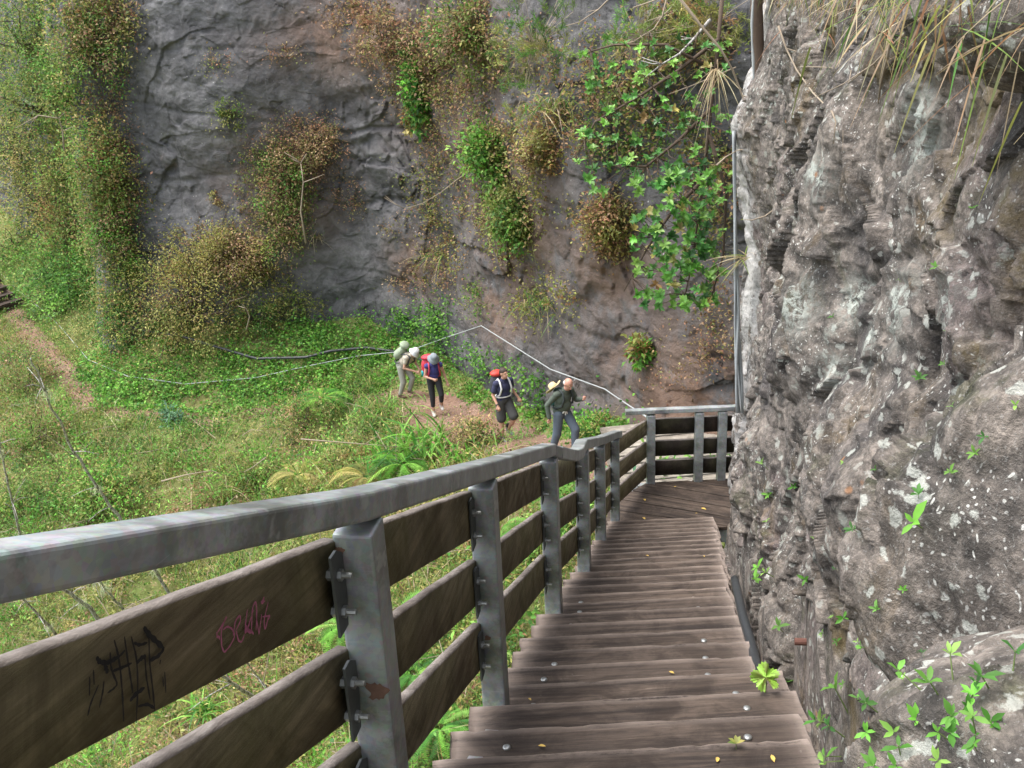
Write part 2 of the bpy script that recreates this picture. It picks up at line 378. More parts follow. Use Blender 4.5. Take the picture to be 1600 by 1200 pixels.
def cliff_P(X, Z):
    X = np.asarray(X, float); Z = np.asarray(Z, float)
    Y0 = (foot_y(X-.35)+foot_y(X)+foot_y(X+.35))/3
    Y = Y0+.10*(Z+9)
    P = np.stack([X, Y, Z], 1); Pw = P + .8*np.stack([fbm(P, 2.5, 3, 41), fbm(P, 2.5, 3, 42), fbm(P, 2.5, 3, 43)], 1)
    Pa = Pw*np.array([.55, .55, 1.])
    f1, f2 = worley(Pa, 1.9, 51)
    g1, g2 = worley(Pw*np.array([.8, .8, 1.]), .75, 57)
    rough = .35+.65*sstep(fbm(P, 4., 3, 63), -.1, .35)
    disp = .95*fbm(P, 7, 3, 61)++.07*np.minimum(f2-f1, .3)/.3+rough*.05*np.minimum(g2-g1, .3)/.3+.22*fbm(Pa, 2.2, 3, 65)+rough*.10*fbm(Pa, .8, 5, 66)
    led = np.abs((Z+.12*X+1.1*fbm(P, 5., 3, 71)) / 2.3 % 1 - .5)     # rough bedding ledges
    disp += -.10*sstep(led, .07, .0)*rough+.06*rough*ridge(Pw, 1.1, 4, 77)+.05*fbm(P, .3, 3, 78)+.20*facets(Pw*np.array([.6, .6, 1]), 1.5, 79)*rough+.10*rough*facets(Pw, .5, 84)
    s = np.sqrt(1+np.gradient(foot_y(np.linspace(-60, 14, 600)), 74/599.)**2); sl = np.interp(X, np.linspace(-60, 14, 600), s)
    damp = sstep(X, 6.0, 3.0)
    return np.stack([X-.25*disp, Y-disp*np.minimum(sl, 1.8)*(.4+.6*damp), Z], 1)
def clus(a, b, n, f):
    """n samples from a to b with density f(x)"""
    x = np.linspace(a, b, 4000); w = f(x); c = np.concatenate([[0], np.cumsum((w[1:]+w[:-1])/2)]); return np.interp(np.linspace(0, c[-1], n), c, x)
# hillside mesh
nx, ny = 620, 620
gx = clus(-60, 12, nx, lambda x: np.where((x > -22) & (x < 4), 1., .15)); gy = clus(-12, 95, ny, lambda y: np.where((y > 3) & (y < 38), 1., .12))
X, Y = [q.ravel() for q in np.meshgrid(gx, gy, indexing='ij')]
Z = hill_z(X, Y)
# open the sheet where the bluffs stand so that it never pokes through them
beyond = np.maximum(0, Y-foot_y(X)-.6); Z = Z-np.minimum(beyond*2.5, 6)
wallside = np.maximum(0, X-XR(Y)-.55)*(Y < 11.3); Z = Z-np.minimum(wallside*2, 5)
HV = np.stack([X, Y, Z], 1); HF = grid_faces(nx, ny)[:, ::-1]
HF = HF[:, ::-1]
hill = tag(link('hillside', np_mesh('hillside', HV, HF), M['hill']), kind='structure')
# path sheet
pp = []; 
for a, b in zip(PATH[1:-1], PATH[2:]):
    L = np.linalg.norm((b-a)[:2]); n = max(2, int(L/.12))
    for t in np.linspace(0, 1, n, endpoint=False): pp.append(a+(b-a)*t)
pp = np.array(pp); 
for _ in range(12): pp[1:-1] = (pp[:-2]+2*pp[1:-1]+pp[2:])/4
tn = np.gradient(pp[:, :2], axis=0); tn /= np.linalg.norm(tn, axis=1)[:, None]; nr = np.stack([-tn[:, 1], tn[:, 0]], 1)
ws = np.linspace(-1, 1, 15); sarc = np.arange(len(pp))*.12
wid = .56+.16*fbm(np.stack([sarc, 0*sarc, 0*sarc], 1), 1.2, 3, 91)
wid = np.where(pp[:, 0] < -3.6, wid*.78, wid)
wid = np.where((pp[:, 1] > 16.5) & (pp[:, 1] < 24.5) & (pp[:, 0] > -3), wid*1.5, wid)
PX = (pp[:, None, :2]+ws[None, :, None]*wid[:, None, None]*nr[:, None, :]).reshape(-1, 2)
PZ = hill_z(PX[:, 0], PX[:, 1])+.04-.05*np.tile(np.abs(ws)**4, len(pp))+.012*fbm(np.column_stack([PX, PX[:, 0]*0]), .2, 3, 5)
PV = np.column_stack([PX, PZ]); PFc = grid_faces(len(pp), 15)
path = tag(link('path', np_mesh('path', PV, PFc), M['path']), kind='structure')
# cliff mesh
nx, nz = 950, 520
gx = clus(-60, 14, nx, lambda x: np.where((x > -20) & (x < 5.5), 1., .1)); gz = clus(-16, 7, nz, lambda z: np.where((z > -10.5) & (z < .6), 1., .2))
X, Zc = [q.ravel() for q in np.meshgrid(gx, gz, indexing='ij')]
CV = cliff_P(X, Zc); CF = grid_faces(nx, nz)
cme = np_mesh('cliff', CV, CF)
q = atY(1080, 590, 18.5); e = np.exp(-((CV[:, 0]-q[0])/2.0)**2-((CV[:, 2]-q[2])/1.7)**2)
for (x_, y_, sx, sy, D) in ((650, 430, .9, 1.0, 27), (560, 60, 2.4, 1.2, 29), (800, 330, 1.2, 2.4, 25), (430, 300, 1.6, 1.6, 29), (700, 120, 1.6, 2.4, 28), (930, 370, 1.0, 1.2, 22), (770, 480, .9, .9, 24)):
    q = atY(x_, y_, D); e = np.maximum(e, .85*np.exp(-((CV[:, 0]-q[0])/sx)**2-((CV[:, 2]-q[2])/sy)**2))
a_ = cme.attributes.new('earth', 'FLOAT', 'POINT'); a_.data.foreach_set('value', e.astype(np.float32))
cliff = tag(link('cliff', cme, M['cliff']), kind='structure')
def bvh(V, Fc): return BVHTree.FromPolygons(V.tolist(), Fc.tolist())
B_far = [bvh(HV, HF), bvh(CV, CF)]
def cast(px, py, trees=None):
    r = ray(px, py); d = Vector(r.tolist()).normalized(); best = None
    for T in (trees or B_far):
        h = T.ray_cast(Vector((0, 0, 0)), d, 200)
        if h[0] is not None and (best is None or h[3] < best[3]): best = h
    return (np.array(best[0]), np.array(best[1]), best[3]) if best else (r*20, np.array([0, -1, 0.]), 20.)
# ------------------------------------------------------------------ near rock face beside the stairs
cpx = [(1200, -150), (1192, 0), (1180, 90), (1148, 190), (1160, 300), (1172, 400), (1160, 500), (1160, 600), (1152, 690), (1140, 740), (1128, 800), (1150, 870)]
cp = np.array([atY(x, y, 11.0) for x, y in cpx])[::-1]
def corner_x(z): return np.interp(z, cp[:, 2], cp[:, 0])
CX = 11.0
def wall_P(S, Hh):
    """S: <=11 means Y along the stairs, beyond that the way round the corner; Hh: world z"""
    Yb = np.minimum(S, CX); over = np.maximum(0, S-CX)
    h = Hh-STZ(Yb)
    near = sstep(Yb, 5.5, 2.0)
    foot = XR(Yb)+.16-.03*sstep(Yb, 3.9, 4.2)
    lean = np.where(h > 0, .05*h+.16*near*np.minimum(h, 1.4)+.06*np.maximum(0, h-1.), .42*h)
    xa = foot+lean+.05*np.sin(Yb*1.3+Hh*.9)*sstep(h, .3, 1.6)
    xb = corner_x(Hh)
    k = sstep(Yb, 8.2, 10.6)
    Xw = xa*(1-k)+xb*k
    Yw = Yb.copy()
    # round the corner
    Xw = Xw+np.where(over > 0, over*(1-np.exp(-over*1.2))*.97, 0); Yw = Yw+np.where(over > 0, .55*(1-np.exp(-over*1.5))+.18*over, 0)
    P = np.stack([Xw, Yw, Hh], 1)
    Pw = P+.25*np.stack([fbm(P, .9, 3, 141), fbm(P, .9, 3, 142), fbm(P, .9, 3, 143)], 1)
    f1, f2 = worley(Pw*np.array([1, .9, .7]), .85, 151); g1, g2 = worley(Pw*np.array([1, .8, .8]), .30, 161)
    disp = .15*fbm(P, 1.5, 3, 171)+.085*(np.minimum(f2-f1, .35)/.35-.5)+.03*(np.minimum(g2-g1, .25)/.25-.5)
    disp += .045*ridge(Pw*np.array([1, 1, .7]), .8, 4, 175)+.03*fbm(P, .3, 5, 181)+.15*facets(Pw*np.array([1, 1, .8]), .62, 191)*sstep(fbm(P, 1.2, 2, 7), -.4, .3)+.05*facets(Pw, .22, 195)+.012*facets(P+.03*fbm(P, .1, 2, 3)[:, None], .07, 199)
    amp = np.where(S > 9.5, .62, 1.)
    disp = disp*amp
    X2 = Xw-disp; Y2 = Yw-np.where(over > 0, .5, .0)*disp
    lim = XR(Yb)+np.where(Yb < 3.9, .20, .07)
    X2 = np.where((h > -.12) & (h < .45) & (Yb < 9.8), np.maximum(X2, lim+.02*fbm(P, .2, 2, 9)), X2)
    return np.stack([X2, Y2, Hh], 1)
gs = np.concatenate([clus(-3, .6, 50, lambda x: 1+0*x), clus(.605, 11.0, 660, lambda y: 1/np.maximum(y, 1.2)), clus(11.02, 17, 150, lambda y: np.exp(-(y-11)*1.1)+.1)])
ns, nh = len(gs), 700
tt = np.concatenate([np.linspace(0, 1, 640), 1+np.linspace(.012, 1, 60)**1.3])
S = np.repeat(gs, nh); T = np.tile(tt, ns)
zb = STZ(np.minimum(S, CX))-1.9; zt = .35+0*S
Hh = np.where(T <= 1, zb+(zt-zb)*T, zt+(T-1)*3.0)
WV = wall_P(S, Hh); WF = grid_faces(ns, nh)
wme = np_mesh('rock_face', WV, WF)
cr = np.exp(-((S-10.85)/.5)**2)*(.8+.6*fbm(WV, .8, 3, 201))
cr = np.maximum(cr, np.exp(-((S-10.0)/1.1)**2-((Hh+5.1)/.75)**2)*1.1)
a_ = wme.attributes.new('crust', 'FLOAT', 'POINT'); a_.data.foreach_set('value', np.clip(cr, 0, 1).astype(np.float32))
def spots(pts):
    m = np.zeros(len(WV)); T = [bvh(WV, WF)]
    for x, y, r in pts:
        h = cast(x, y, T); rr = r*h[2]/F; m = np.maximum(m, np.exp(-((WV-h[0])**2).sum(1)/rr**2))
    return m.astype(np.float32)
a_ = wme.attributes.new('moss', 'FLOAT', 'POINT'); a_.data.foreach_set('value', spots([(1500, 250, 60), (1540, 190, 60), (1450, 60, 70), (1580, 310, 60), (1380, 110, 60), (1300, 60, 50), (1250, 130, 40), (1470, 330, 50), (1590, 420, 70), (1330, 960, 36), (1310, 1000, 30), (1400, 1130, 60), (1330, 1120, 50), (1400, 830, 40), (1450, 1160, 70), (1340, 1170, 50), (1520, 560, 40), (1560, 130, 50)]))
a_ = wme.attributes.new('pale', 'FLOAT', 'POINT'); a_.data.foreach_set('value', spots([(1430, 180, 40), (1440, 230, 38), (1280, 280, 26), (1270, 265, 24), (1390, 1010, 40), (1400, 480, 45), (1360, 520, 36), (1560, 30, 34), (1340, 470, 30), (1240, 480, 36), (1390, 890, 30), (1300, 580, 26), (1480, 480, 34), (1540, 880, 50), (1520, 1000, 40)]))
wall = tag(link('rock_face', wme, M['rock']), kind='structure')
B_wall = [bvh(WV, WF)]
# ------------------------------------------------------------------ boulders set into the near face
def boulder(px, py, dist, rad, rot, label, seed, n=150):
    c = ray(px, py); c = c/np.linalg.norm(c)*dist
    u = np.linspace(0, 2*PI, 2*n, endpoint=False); v = np.linspace(.02, PI-.02, n)
    U, Vv = [q.ravel() for q in np.meshgrid(u, v, indexing='ij')]
    D = np.stack([np.sin(Vv)*np.cos(U), np.sin(Vv)*np.sin(U), np.cos(Vv)], 1)
    D = np.sign(D)*np.abs(D)**.7
    R = np.array(Matrix.Rotation(rot[2], 3, 'Z') @ Matrix.Rotation(rot[1], 3, 'Y') @ Matrix.Rotation(rot[0], 3, 'X'))
    Q = D*np.array(rad); k = Q+seed*3.
    f1, f2 = worley(k+.1*fbm(k, .4, 2, 4)[:, None], .45, seed)
    Q = Q*(1+.30*fbm(k, .45, 4, seed)+.10*(np.minimum(f2-f1, .3)/.3-.5)+.05*fbm(k, .12, 4, seed+3)+.22*facets(k+.08*fbm(k, .3, 3, 2)[:, None], .33, seed+9)+.06*facets(k, .1, seed+19))[:, None]
    V = Q@R.T
    i = np.arange(2*n*n).reshape(2*n, n); j = np.roll(i, -1, 0)
    Fc = np.stack([i[:, :-1].ravel(), j[:, :-1].ravel(), j[:, 1:].ravel(), i[:, 1:].ravel()], 1)
    V = np.vstack([V, V[::n].mean(0), V[n-1::n].mean(0)]); top = 2*n*n
    caps = np.concatenate([np.stack([j[:, 0], i[:, 0], np.full(2*n, top)], 1), np.stack([i[:, -1], j[:, -1], np.full(2*n, top+1)], 1)])
    o = link('boulder', np_mesh('boulder', V, [Fc, caps]), M['rock']); o.location = Vector([float(x) for x in c])
    tag(o, label, 'boulder')
    B_wall.append(BVHTree.FromPolygons((V+c).tolist(), Fc.tolist()))
    return o
boulder(1640, 900, 2.0, (.20, .36, .34), (.6, .1, .5), 'large grey boulder bulging out of the rock face at the right edge', 3)
boulder(1660, 1260, 1.6, (.18, .26, .15), (0, .2, .4), 'mossy blue-grey boulder low in the bottom right corner beside the steps', 5)
boulder(1640, 10, 2.6, (.20, .34, .17), (0, .3, .2), 'dark pale-edged boulder jutting out at the top right corner', 8)
# ------------------------------------------------------------------ staircase
def plank_mesh(name, L, Wd, Th, seed, nx=46, ny=9, worn=True, warp=.004):
    """plank along X, centre origin, rounded worn edges, ragged ends; closed profile swept along the length"""
    prof = []
    k = .010
    ys = np.linspace(-Wd/2+k, Wd/2-k, ny)
    prof += [(y, Th/2) for y in ys] + [(Wd/2-.003, Th/2-.004), (Wd/2, Th/2-k), (Wd/2, -Th/2+k), (Wd/2-k, -Th/2)]
    prof += [(-Wd/2+k, -Th/2), (-Wd/2, -Th/2+k), (-Wd/2, Th/2-k), (-Wd/2+.003, Th/2-.004)]
    prof = np.array(prof); m = len(prof); xs = np.linspace(-L/2, L/2, nx)
    X = np.repeat(xs, m); YZ = np.tile(prof, (nx, 1)); V = np.column_stack([X, YZ]); Q = V+seed*5.7
    n = fbm(Q*np.array([.35, 3, 3]), .3, 4, 5)
    V[:, 2] += warp*fbm(Q*np.array([.5, 0, 0]), .4, 2, 3)+.0035*n
    edge = np.abs(YZ[:, 0]) > Wd/2-.02
    V[:, 1] += np.where(edge, .006*fbm(Q*np.array([1, 0, 0]), .18, 4, 7)*np.sign(YZ[:, 0]), 0)
    # chips in the far (front) edge
    chip = np.clip(fbm(Q*np.array([1, 0, 0]), .1, 3, 17)-.25, 0, 1)
    V[:, 2] -= np.where(edge & (YZ[:, 0] > 0) & (YZ[:, 1] > 0), chip*.018, 0)
    end = np.abs(X) > L/2-.001
    V[:, 0] += np.where(end, .012*fbm(Q*np.array([0, 1, 1]), .05, 3, 27), 0)
    i = np.arange(nx*m).reshape(nx, m); j = np.roll(i, -1, 1)
    Fc = np.stack([i[:-1].ravel(), i[1:].ravel(), j[1:].ravel(), j[:-1].ravel()], 1)[:, ::-1]
    caps = np.array([i[0], i[-1][::-1]])
    me = np_mesh(name, V, [Fc, caps], smooth=False)
    if worn:
        a = me.attributes.new('worn', 'FLOAT', 'POINT')
        w = 1.0*np.exp(-((Wd/2-V[:, 1])/.011))+.6*np.exp(-((L/2-np.abs(V[:, 0]))/.05))
        a.data.foreach_set('value', np.clip(w, 0, 1).astype(np.float32))
    return me
stairs = empty('staircase', (0, 3.5, -3.2), 'steep flight of dark worn plank steps ending in a fanned landing below', 'staircase')
stairs.location = (0, 0, 0)
TREADS = []
for k in range(-8, 23):
    yf = 3.56+.30*k; z = -2.84-.126*k
    xl = XL(yf-.15)+random.uniform(-.015, .015); xr = XR(yf-.15)+random.uniform(-.02, .02)
    if yf < 4.0: xr += .17+random.uniform(-.02, .03)
    if 4.0 < yf < 5.4: xr += .02
    L = xr-xl; Wd = .315
    o = link('tread', plank_mesh('tread', L, Wd, .05, k+20), M['tread'], stairs)
    o.location = ((xl+xr)/2, yf-Wd/2, z-.025); o.rotation_euler = (math.radians(random.uniform(-.8, .4)), math.radians(random.uniform(-.25, .25)), math.radians(random.uniform(-.5, .5)))
    TREADS.append((yf, z, xl, xr))
    if -4 < k < 9:
        for xb in (-L/2+.22, L/2-.24):
            if random.random() < .12: continue
            m = MB(); m.tube([(0, 0, -.004), (0, 0, .005), (0, 0, .008)], [.017, .016, .009], 12)
            b = m.build('bolt', M['bolt'], o, smooth=True); b.location = (xb+random.uniform(-.012, .012), .02+random.uniform(-.03, .03), .024)
    # thin batten under each nosing fills the rise
LZ = -5.74
# landing planks fan out from the corner post
pv = np.array([.93, 10.12])
ang = [2, -7, -14, -19, -24, -28, -31]
lp = [atZ(*q, LZ)[:2] for q in ((870, 800), (1135, 818))]
import itertools
def clip_poly(poly, a, b):
    """keep the part of poly to the left of a->b"""
    out = []; n = len(poly)
    side = lambda p: (b[0]-a[0])*(p[1]-a[1])-(b[1]-a[1])*(p[0]-a[0])
    for i in range(n):
        p, q = poly[i], poly[(i+1) % n]; sp, sq = side(p), side(q)
        if sp >= 0: out.append(p)
        if sp*sq < 0:
            t = sp/(sp-sq); out.append((p[0]+(q[0]-p[0])*t, p[1]+(q[1]-p[1])*t))
    return out
area = [(.95, 10.13), (3.3, 10.13), (3.3, 11.36), (1.66, 11.36), (1.15, 10.9)]
lines = [((.7, 10.42), (3.4, 9.62)), ((.7, 10.86), (3.4, 9.72)), ((.7, 11.20), (3.4, 9.90)), ((.7, 11.52), (3.4, 10.14)), ((.7, 11.84), (3.4, 10.42)), ((.7, 12.15), (3.4, 10.70)), ((.7, 12.45), (3.4, 10.98)), ((.7, 12.76), (3.4, 11.28))]
prev = None
for i in range(len(lines)+1):
    poly = area
    if i < len(lines):
        a, b = lines[i]; poly = clip_poly(poly, b, a)
    if i > 0:
        a, b = lines[i-1]; g = .024; poly = clip_poly(poly, (a[0], a[1]+g), (b[0], b[1]+g))
    if len(poly) < 3: continue
    bm = bmesh.new(); vs = [bm.verts.new((p[0], p[1], LZ+random.uniform(-.003, .003))) for p in poly]; f = bm.faces.new(vs)
    if f.normal.z < 0: f.normal_flip()
    r = bmesh.ops.extrude_face_region(bm, geom=[f]); 
    bmesh.ops.translate(bm, vec=(0, 0, -.05), verts=[v for v in r['geom'] if isinstance(v, bmesh.types.BMVert)])
    bmesh.ops.recalc_face_normals(bm, faces=bm.faces[:])
    bmesh.ops.bevel(bm, geom=bm.edges[:], offset=.006, segments=1, affect='EDGES')
    c = np.mean([p for p in poly], 0)
    th = math.atan2(-1.3, 2.7)
    bmesh.ops.translate(bm, vec=(-c[0], -c[1], -LZ), verts=bm.verts[:]); bmesh.ops.rotate(bm, matrix=Matrix.Rotation(-th, 3, 'Z'), verts=bm.verts[:], cent=(0, 0, 0))
    me = bpy.data.meshes.new('landing_plank'); bm.to_mesh(me); bm.free()
    o = link('landing_plank', me, M['tread'], stairs); o.location = (c[0], c[1], LZ); o.rotation_euler = (0, 0, th)
# stringers, cross beams, struts
for off, nm in ((.10, 'stringer'), (1.12, 'stringer')):
    m = MB(); m.bar((XL(.8)+off, .8, STZ(.8)-.16), (XL(10.1)+off, 10.1, STZ(10.1)-.16), .06, .16, .004); m.build(nm, M['steel'], stairs)
m = MB(); m.bar((1.0, 10.2, LZ-.14), (3.3, 10.2, LZ-.14), .08, .16); m.build('landing_beam', M['steel'], stairs)
m = MB(); m.bar((1.45, 11.42, LZ-.14), (3.3, 11.42, LZ-.14), .08, .16); m.build('landing_beam', M['steel'], stairs)
m = MB(); m.bar((1.02, 10.15, LZ-.14), (1.5, 11.38, LZ-.14), .08, .16); m.build('landing_beam', M['steel'], stairs)
for y in (3.2, 5.6, 8.0, 9.9):
    for off in (.10, 1.12):
        g = hill_z(np.array([XL(y)+off]), np.array([y]))[0]
        m = MB(); m.bar((XL(y)+off, y, STZ(y)-.24), (XL(y)+off+.001, y+.001, g-.5), .08, .08, up=(0, 1, 0)); m.build('support_leg', M['steel'], stairs)
# ------------------------------------------------------------------ railing
rail = empty('railing', (0, 0, 0), 'galvanised steel railing with brown horizontal boards running down beside the steps', 'railing')
PB = {2: (-.14, 3.66, -2.88, 1.08), 3: (.20, 5.50, -3.65, 1.08), 4: (.52, 7.09, -4.35, 1.08), 5: (.81, 8.72, -5.06, 1.08), 6: (1.12, 10.21, -5.65, 1.06)}
P1 = atY(558, 812, 2.22); PB[1] = (P1[0], 2.22, P1[2]-1.08, 1.08)
d = (PB[2][0]-PB[1][0])/(PB[2][1]-PB[1][1])
A0 = ray(0, 889)*1.42; B0 = np.array([PB[1][0], PB[1][1], PB[1][2]+1.128]); P0 = A0+(A0-B0)*.45; PB[0] = (P0[0], P0[1], P0[2]-1.128-.10, 1.18)
print('P1', PB[1], 'P0', PB[0])
for k, px in ((7, (1017, 755)), (8, (1091, 751)), (9, (1127.5, 751))):
    q = atZ(*px, LZ); PB[k] = (q[0], 11.36, LZ-.05, .98)
PB[10] = (3.45, 11.36, LZ-.05, .98)
def add_post(k, rz, drop=.0):
    x, y, z, h = PB[k]
    m = MB(); hh = h-(.016 if drop else 0); m.box((0, 0, (hh-.30-drop)/2), (.104, .104, hh+.30+drop), bev=.008)
    o = m.build('post', M['steel'], rail); o.location = (x, y, z); o.rotation_euler = (0, 0, rz)
    return o
def add_bracket(post, zc, right=1):
    """plate bolted over the end of the board, left of the post as seen down the stairs"""
    m = MB(); V = []
    out = [(-.04, -.115), (.02, -.115), (.035, -.03), (.035, .085), (-.002, .112), (-.04, .112)]
    t = .007; x0 = -.032
    V = [(x0, -.095+a, b) for a, b in out]+[(x0+t, -.095+a, b) for a, b in out]; n = len(out)
    m.add(V, [list(range(n))[::-1], [i+n for i in range(n)]]+[[i, (i+1) % n, (i+1) % n+n, i+n] for i in range(n)])
    b = m.build('bracket', M['darksteel'], post); b.location = (0, 0, zc)
    if 0 not in BOLT:
        m = MB(); m.tube([(-.03, 0, 0), (.010, 0, 0)], [.016, .016], 6); m.tube([(.008, 0, 0), (.034, 0, 0)], .008, 8); BOLT[0] = m.build('bolt', M['bolt'], post); bo = BOLT[0]
    else: bo = BOLT[0].copy(); COL.objects.link(bo); bo.parent = post
    bo.location = (x0+t, -.10, zc+.045)
    bo = BOLT[0].copy(); COL.objects.link(bo); bo.parent = post; bo.location = (x0+t, -.10, zc-.06)
BOLT = {}
def board_between(p, q, z0, z1, th=.04, lab=None, seed=0, pinch=.05, mat='board'):
    """board from post base point p to q; z0/z1 heights of its lower/upper edge above the bases"""
    p = np.array(p[:3]); q = np.array(q[:3]); t = q-p; hl = math.hypot(t[0], t[1]); th2 = t[:2]/hl
    out_ = np.array([-th2[1], th2[0]])*.056
    p = p.copy(); q = q.copy(); p[:2] += out_; q[:2] += out_; p[:2] += th2*pinch; q[:2] -= th2*pinch; p[2] += t[2]/hl*pinch; q[2] -= t[2]/hl*pinch
    L = math.hypot(q[0]-p[0], q[1]-p[1]); n = max(4, int(L/.12)); H = z1-z0
    yaw = math.atan2(-th2[0], th2[1]); c = (p+q)/2; sl = (q[2]-p[2])/L
    prof = [(-th/2, -H/2), (-th/2, H/2-.006), (-th/2+.006, H/2), (th/2-.006, H/2), (th/2, H/2-.006), (th/2, -H/2)]
    V = []; m = len(prof); ys = np.linspace(-L/2, L/2, n)
    for y in ys:
        for (x, z) in prof: V.append((x, y, z+y*sl))
    V = np.array(V); Q = V+seed*3.3; V[:, 2] += .0035*fbm(Q*np.array([0, 1, 0]), .2, 3, 2)*(V[:, 2] > 0); V[:, 0] += .003*fbm(Q, .3, 2, 3)
    i = np.arange(n*m).reshape(n, m); j = np.roll(i, -1, 1)
    Fc = np.stack([i[:-1].ravel(), j[:-1].ravel(), j[1:].ravel(), i[1:].ravel()], 1); caps = np.array([i[0][::-1], i[-1]])
    me = np_mesh('board', V, [Fc, caps], smooth=False)
    o = link('board', me, M[mat], rail); me.materials.append(M['lit_boardtop'])
    bm = bmesh.new(); bm.from_mesh(me); bmesh.ops.recalc_face_normals(bm, faces=bm.faces[:])
    for f in bm.faces: f.material_index = 1 if f.normal.z > .5 else 0  # upward faces take the paler wood that paints in skylight
    bm.to_mesh(me); bm.free()
    o.location = Vector([float(c[0]), float(c[1]), float(c[2]+(z0+z1)/2)]); o.rotation_euler = (0, 0, yaw)
    return o
LEV = [(.82, 1.03), (.50, .71), (.18, .40)]
yaw_s = math.atan2(-.19, 1)
posts = {}
for k in range(0, 7):
    posts[k] = add_post(k, yaw_s, .25)
    for (a, b) in LEV:
        if k > 0: add_bracket(posts[k], (a+b)/2+.01)
boards = {}
# rust blooms on the nearest posts
for k, z_, s_, x_ in ((1, .60, .030, .018), (2, .35, .014, -.01), (1, .28, .016, .03), (1, 1.02, .012, -.035)):
    V = [(0, 0, 0)]+[(s_*(1+.35*math.sin(a*3+k)+.15*math.sin(a*7))*math.cos(a)*.9, 0, s_*(1.1+.25*math.cos(a*2)+.12*math.sin(a*9))*math.sin(a)) for a in np.linspace(0, 2*PI, 40, endpoint=False)]
    me = bpy.data.meshes.new('rust_stain'); me.from_pydata(V, [], [[0, i+1, (i+1) % 40+1] for i in range(40)]); o = link('rust_stain', me, simple('rust_stain', (.17, .098, .070), .9, .5, 60) if k == 1 and z_ == .6 else bpy.data.materials['rust_stain'], posts[k]); o.location = (x_, -.0535, z_)
for k in range(0, 6):
    for i, (a, b) in enumerate(LEV): boards[k, i] = board_between(PB[k], PB[k+1], a, b, seed=k*3+i)
for k in (7, 8, 9, 10): posts[k] = add_post(k, 0)
LV2 = [(.69, .90), (.39, .60), (.12, .33)]
p6 = list(PB[6]); p7 = list(PB[7]); p6[2] += .02; p7[2] += .02
for i, (a, b) in enumerate([(.80, 1.0), (.48, .69), (.16, .37)]):
    A = list(PB[6]); B = list(PB[7]); B[2] += [-.09, -.075, -.035][i]; board_between(A, B, a, b, seed=40+i)
for k in (7, 8, 9):
    for i, (a, b) in enumerate(LV2): board_between(PB[k], PB[k+1], a, b, seed=50+k*3+i, mat='shaded_landing_board')  # shade on these faces is in the darkened wood colour
# handrails
def profile_rail(pts, w, h, name, r=.011, mat=None):
    pts = [np.array(p, float) for p in pts]
    prof = []
    for cx, cz, a0 in ((w/2-r, h/2-r, 0), (-w/2+r, h/2-r, 90), (-w/2+r, -h/2+r, 180), (w/2-r, -h/2+r, 270)):
        for a in (0, 30, 60, 90):
            th = math.radians(a0+a); prof.append((cx+r*math.cos(th), cz+r*math.sin(th)))
    V = []; n = len(pts); m = len(prof)
    for i, p in enumerate(pts):
        t = pts[min(i+1, n-1)]-pts[max(i-1, 0)]; t /= np.linalg.norm(t); x = np.cross(t, (0, 0, 1)); x /= np.linalg.norm(x); u = np.cross(x, t)
        for a, b in prof: V.append(p+a*x+b*u)
    i = np.arange(n*m).reshape(n, m); j = np.roll(i, -1, 1)
    Fc = np.stack([i[:-1].ravel(), i[1:].ravel(), j[1:].ravel(), j[:-1].ravel()], 1)[:, ::-1]
    me = np_mesh(name, V, [Fc, np.array([i[0], i[-1][::-1]])], smooth=False)
    bm = bmesh.new(); bm.from_mesh(me); bmesh.ops.recalc_face_normals(bm, faces=bm.faces[:])
    for f in bm.faces: f.smooth = False
    bm.to_mesh(me); bm.free()
    return link(name, me, mat or M['steel'], rail)
top = lambda k, e: (PB[k][0], PB[k][1], PB[k][2]+PB[k][3]+e)
run1 = [tuple(P0+(A0-B0)*.12), tuple(P0), top(1, .042), top(2, .042), top(3, .044)]
end1 = atY(868, 707, 5.62); run1.append(tuple(end1))
m = []
for a, b in zip(run1[:-1], run1[1:]):
    for t in np.linspace(0, 1, 8, endpoint=False): m.append(np.array(a)+(np.array(b)-np.array(a))*t)
m.append(np.array(run1[-1])); profile_rail(m, .095, .075, 'handrail')
k2 = [atY(868, 706.5, 5.64), atY(880, 709.5, 5.92), atY(893, 711.5, 6.2), atY(902, 708, 6.5), top(4, .045), top(5, .045), top(6, .045), atY(966, 678, 10.45)]
profile_rail(k2, .095, .08, 'handrail')
a, b = atY(977, 632, 11.36), top(9, .045)
a = np.array([a[0], 11.36, PB[7][2]+PB[7][3]+.05]); profile_rail([a, a+np.array([.3, 0, 0]), np.array([2.6, 11.36, a[2]-.01]), np.array([3.6, 11.36, a[2]-.02])], .085, .06, 'handrail')
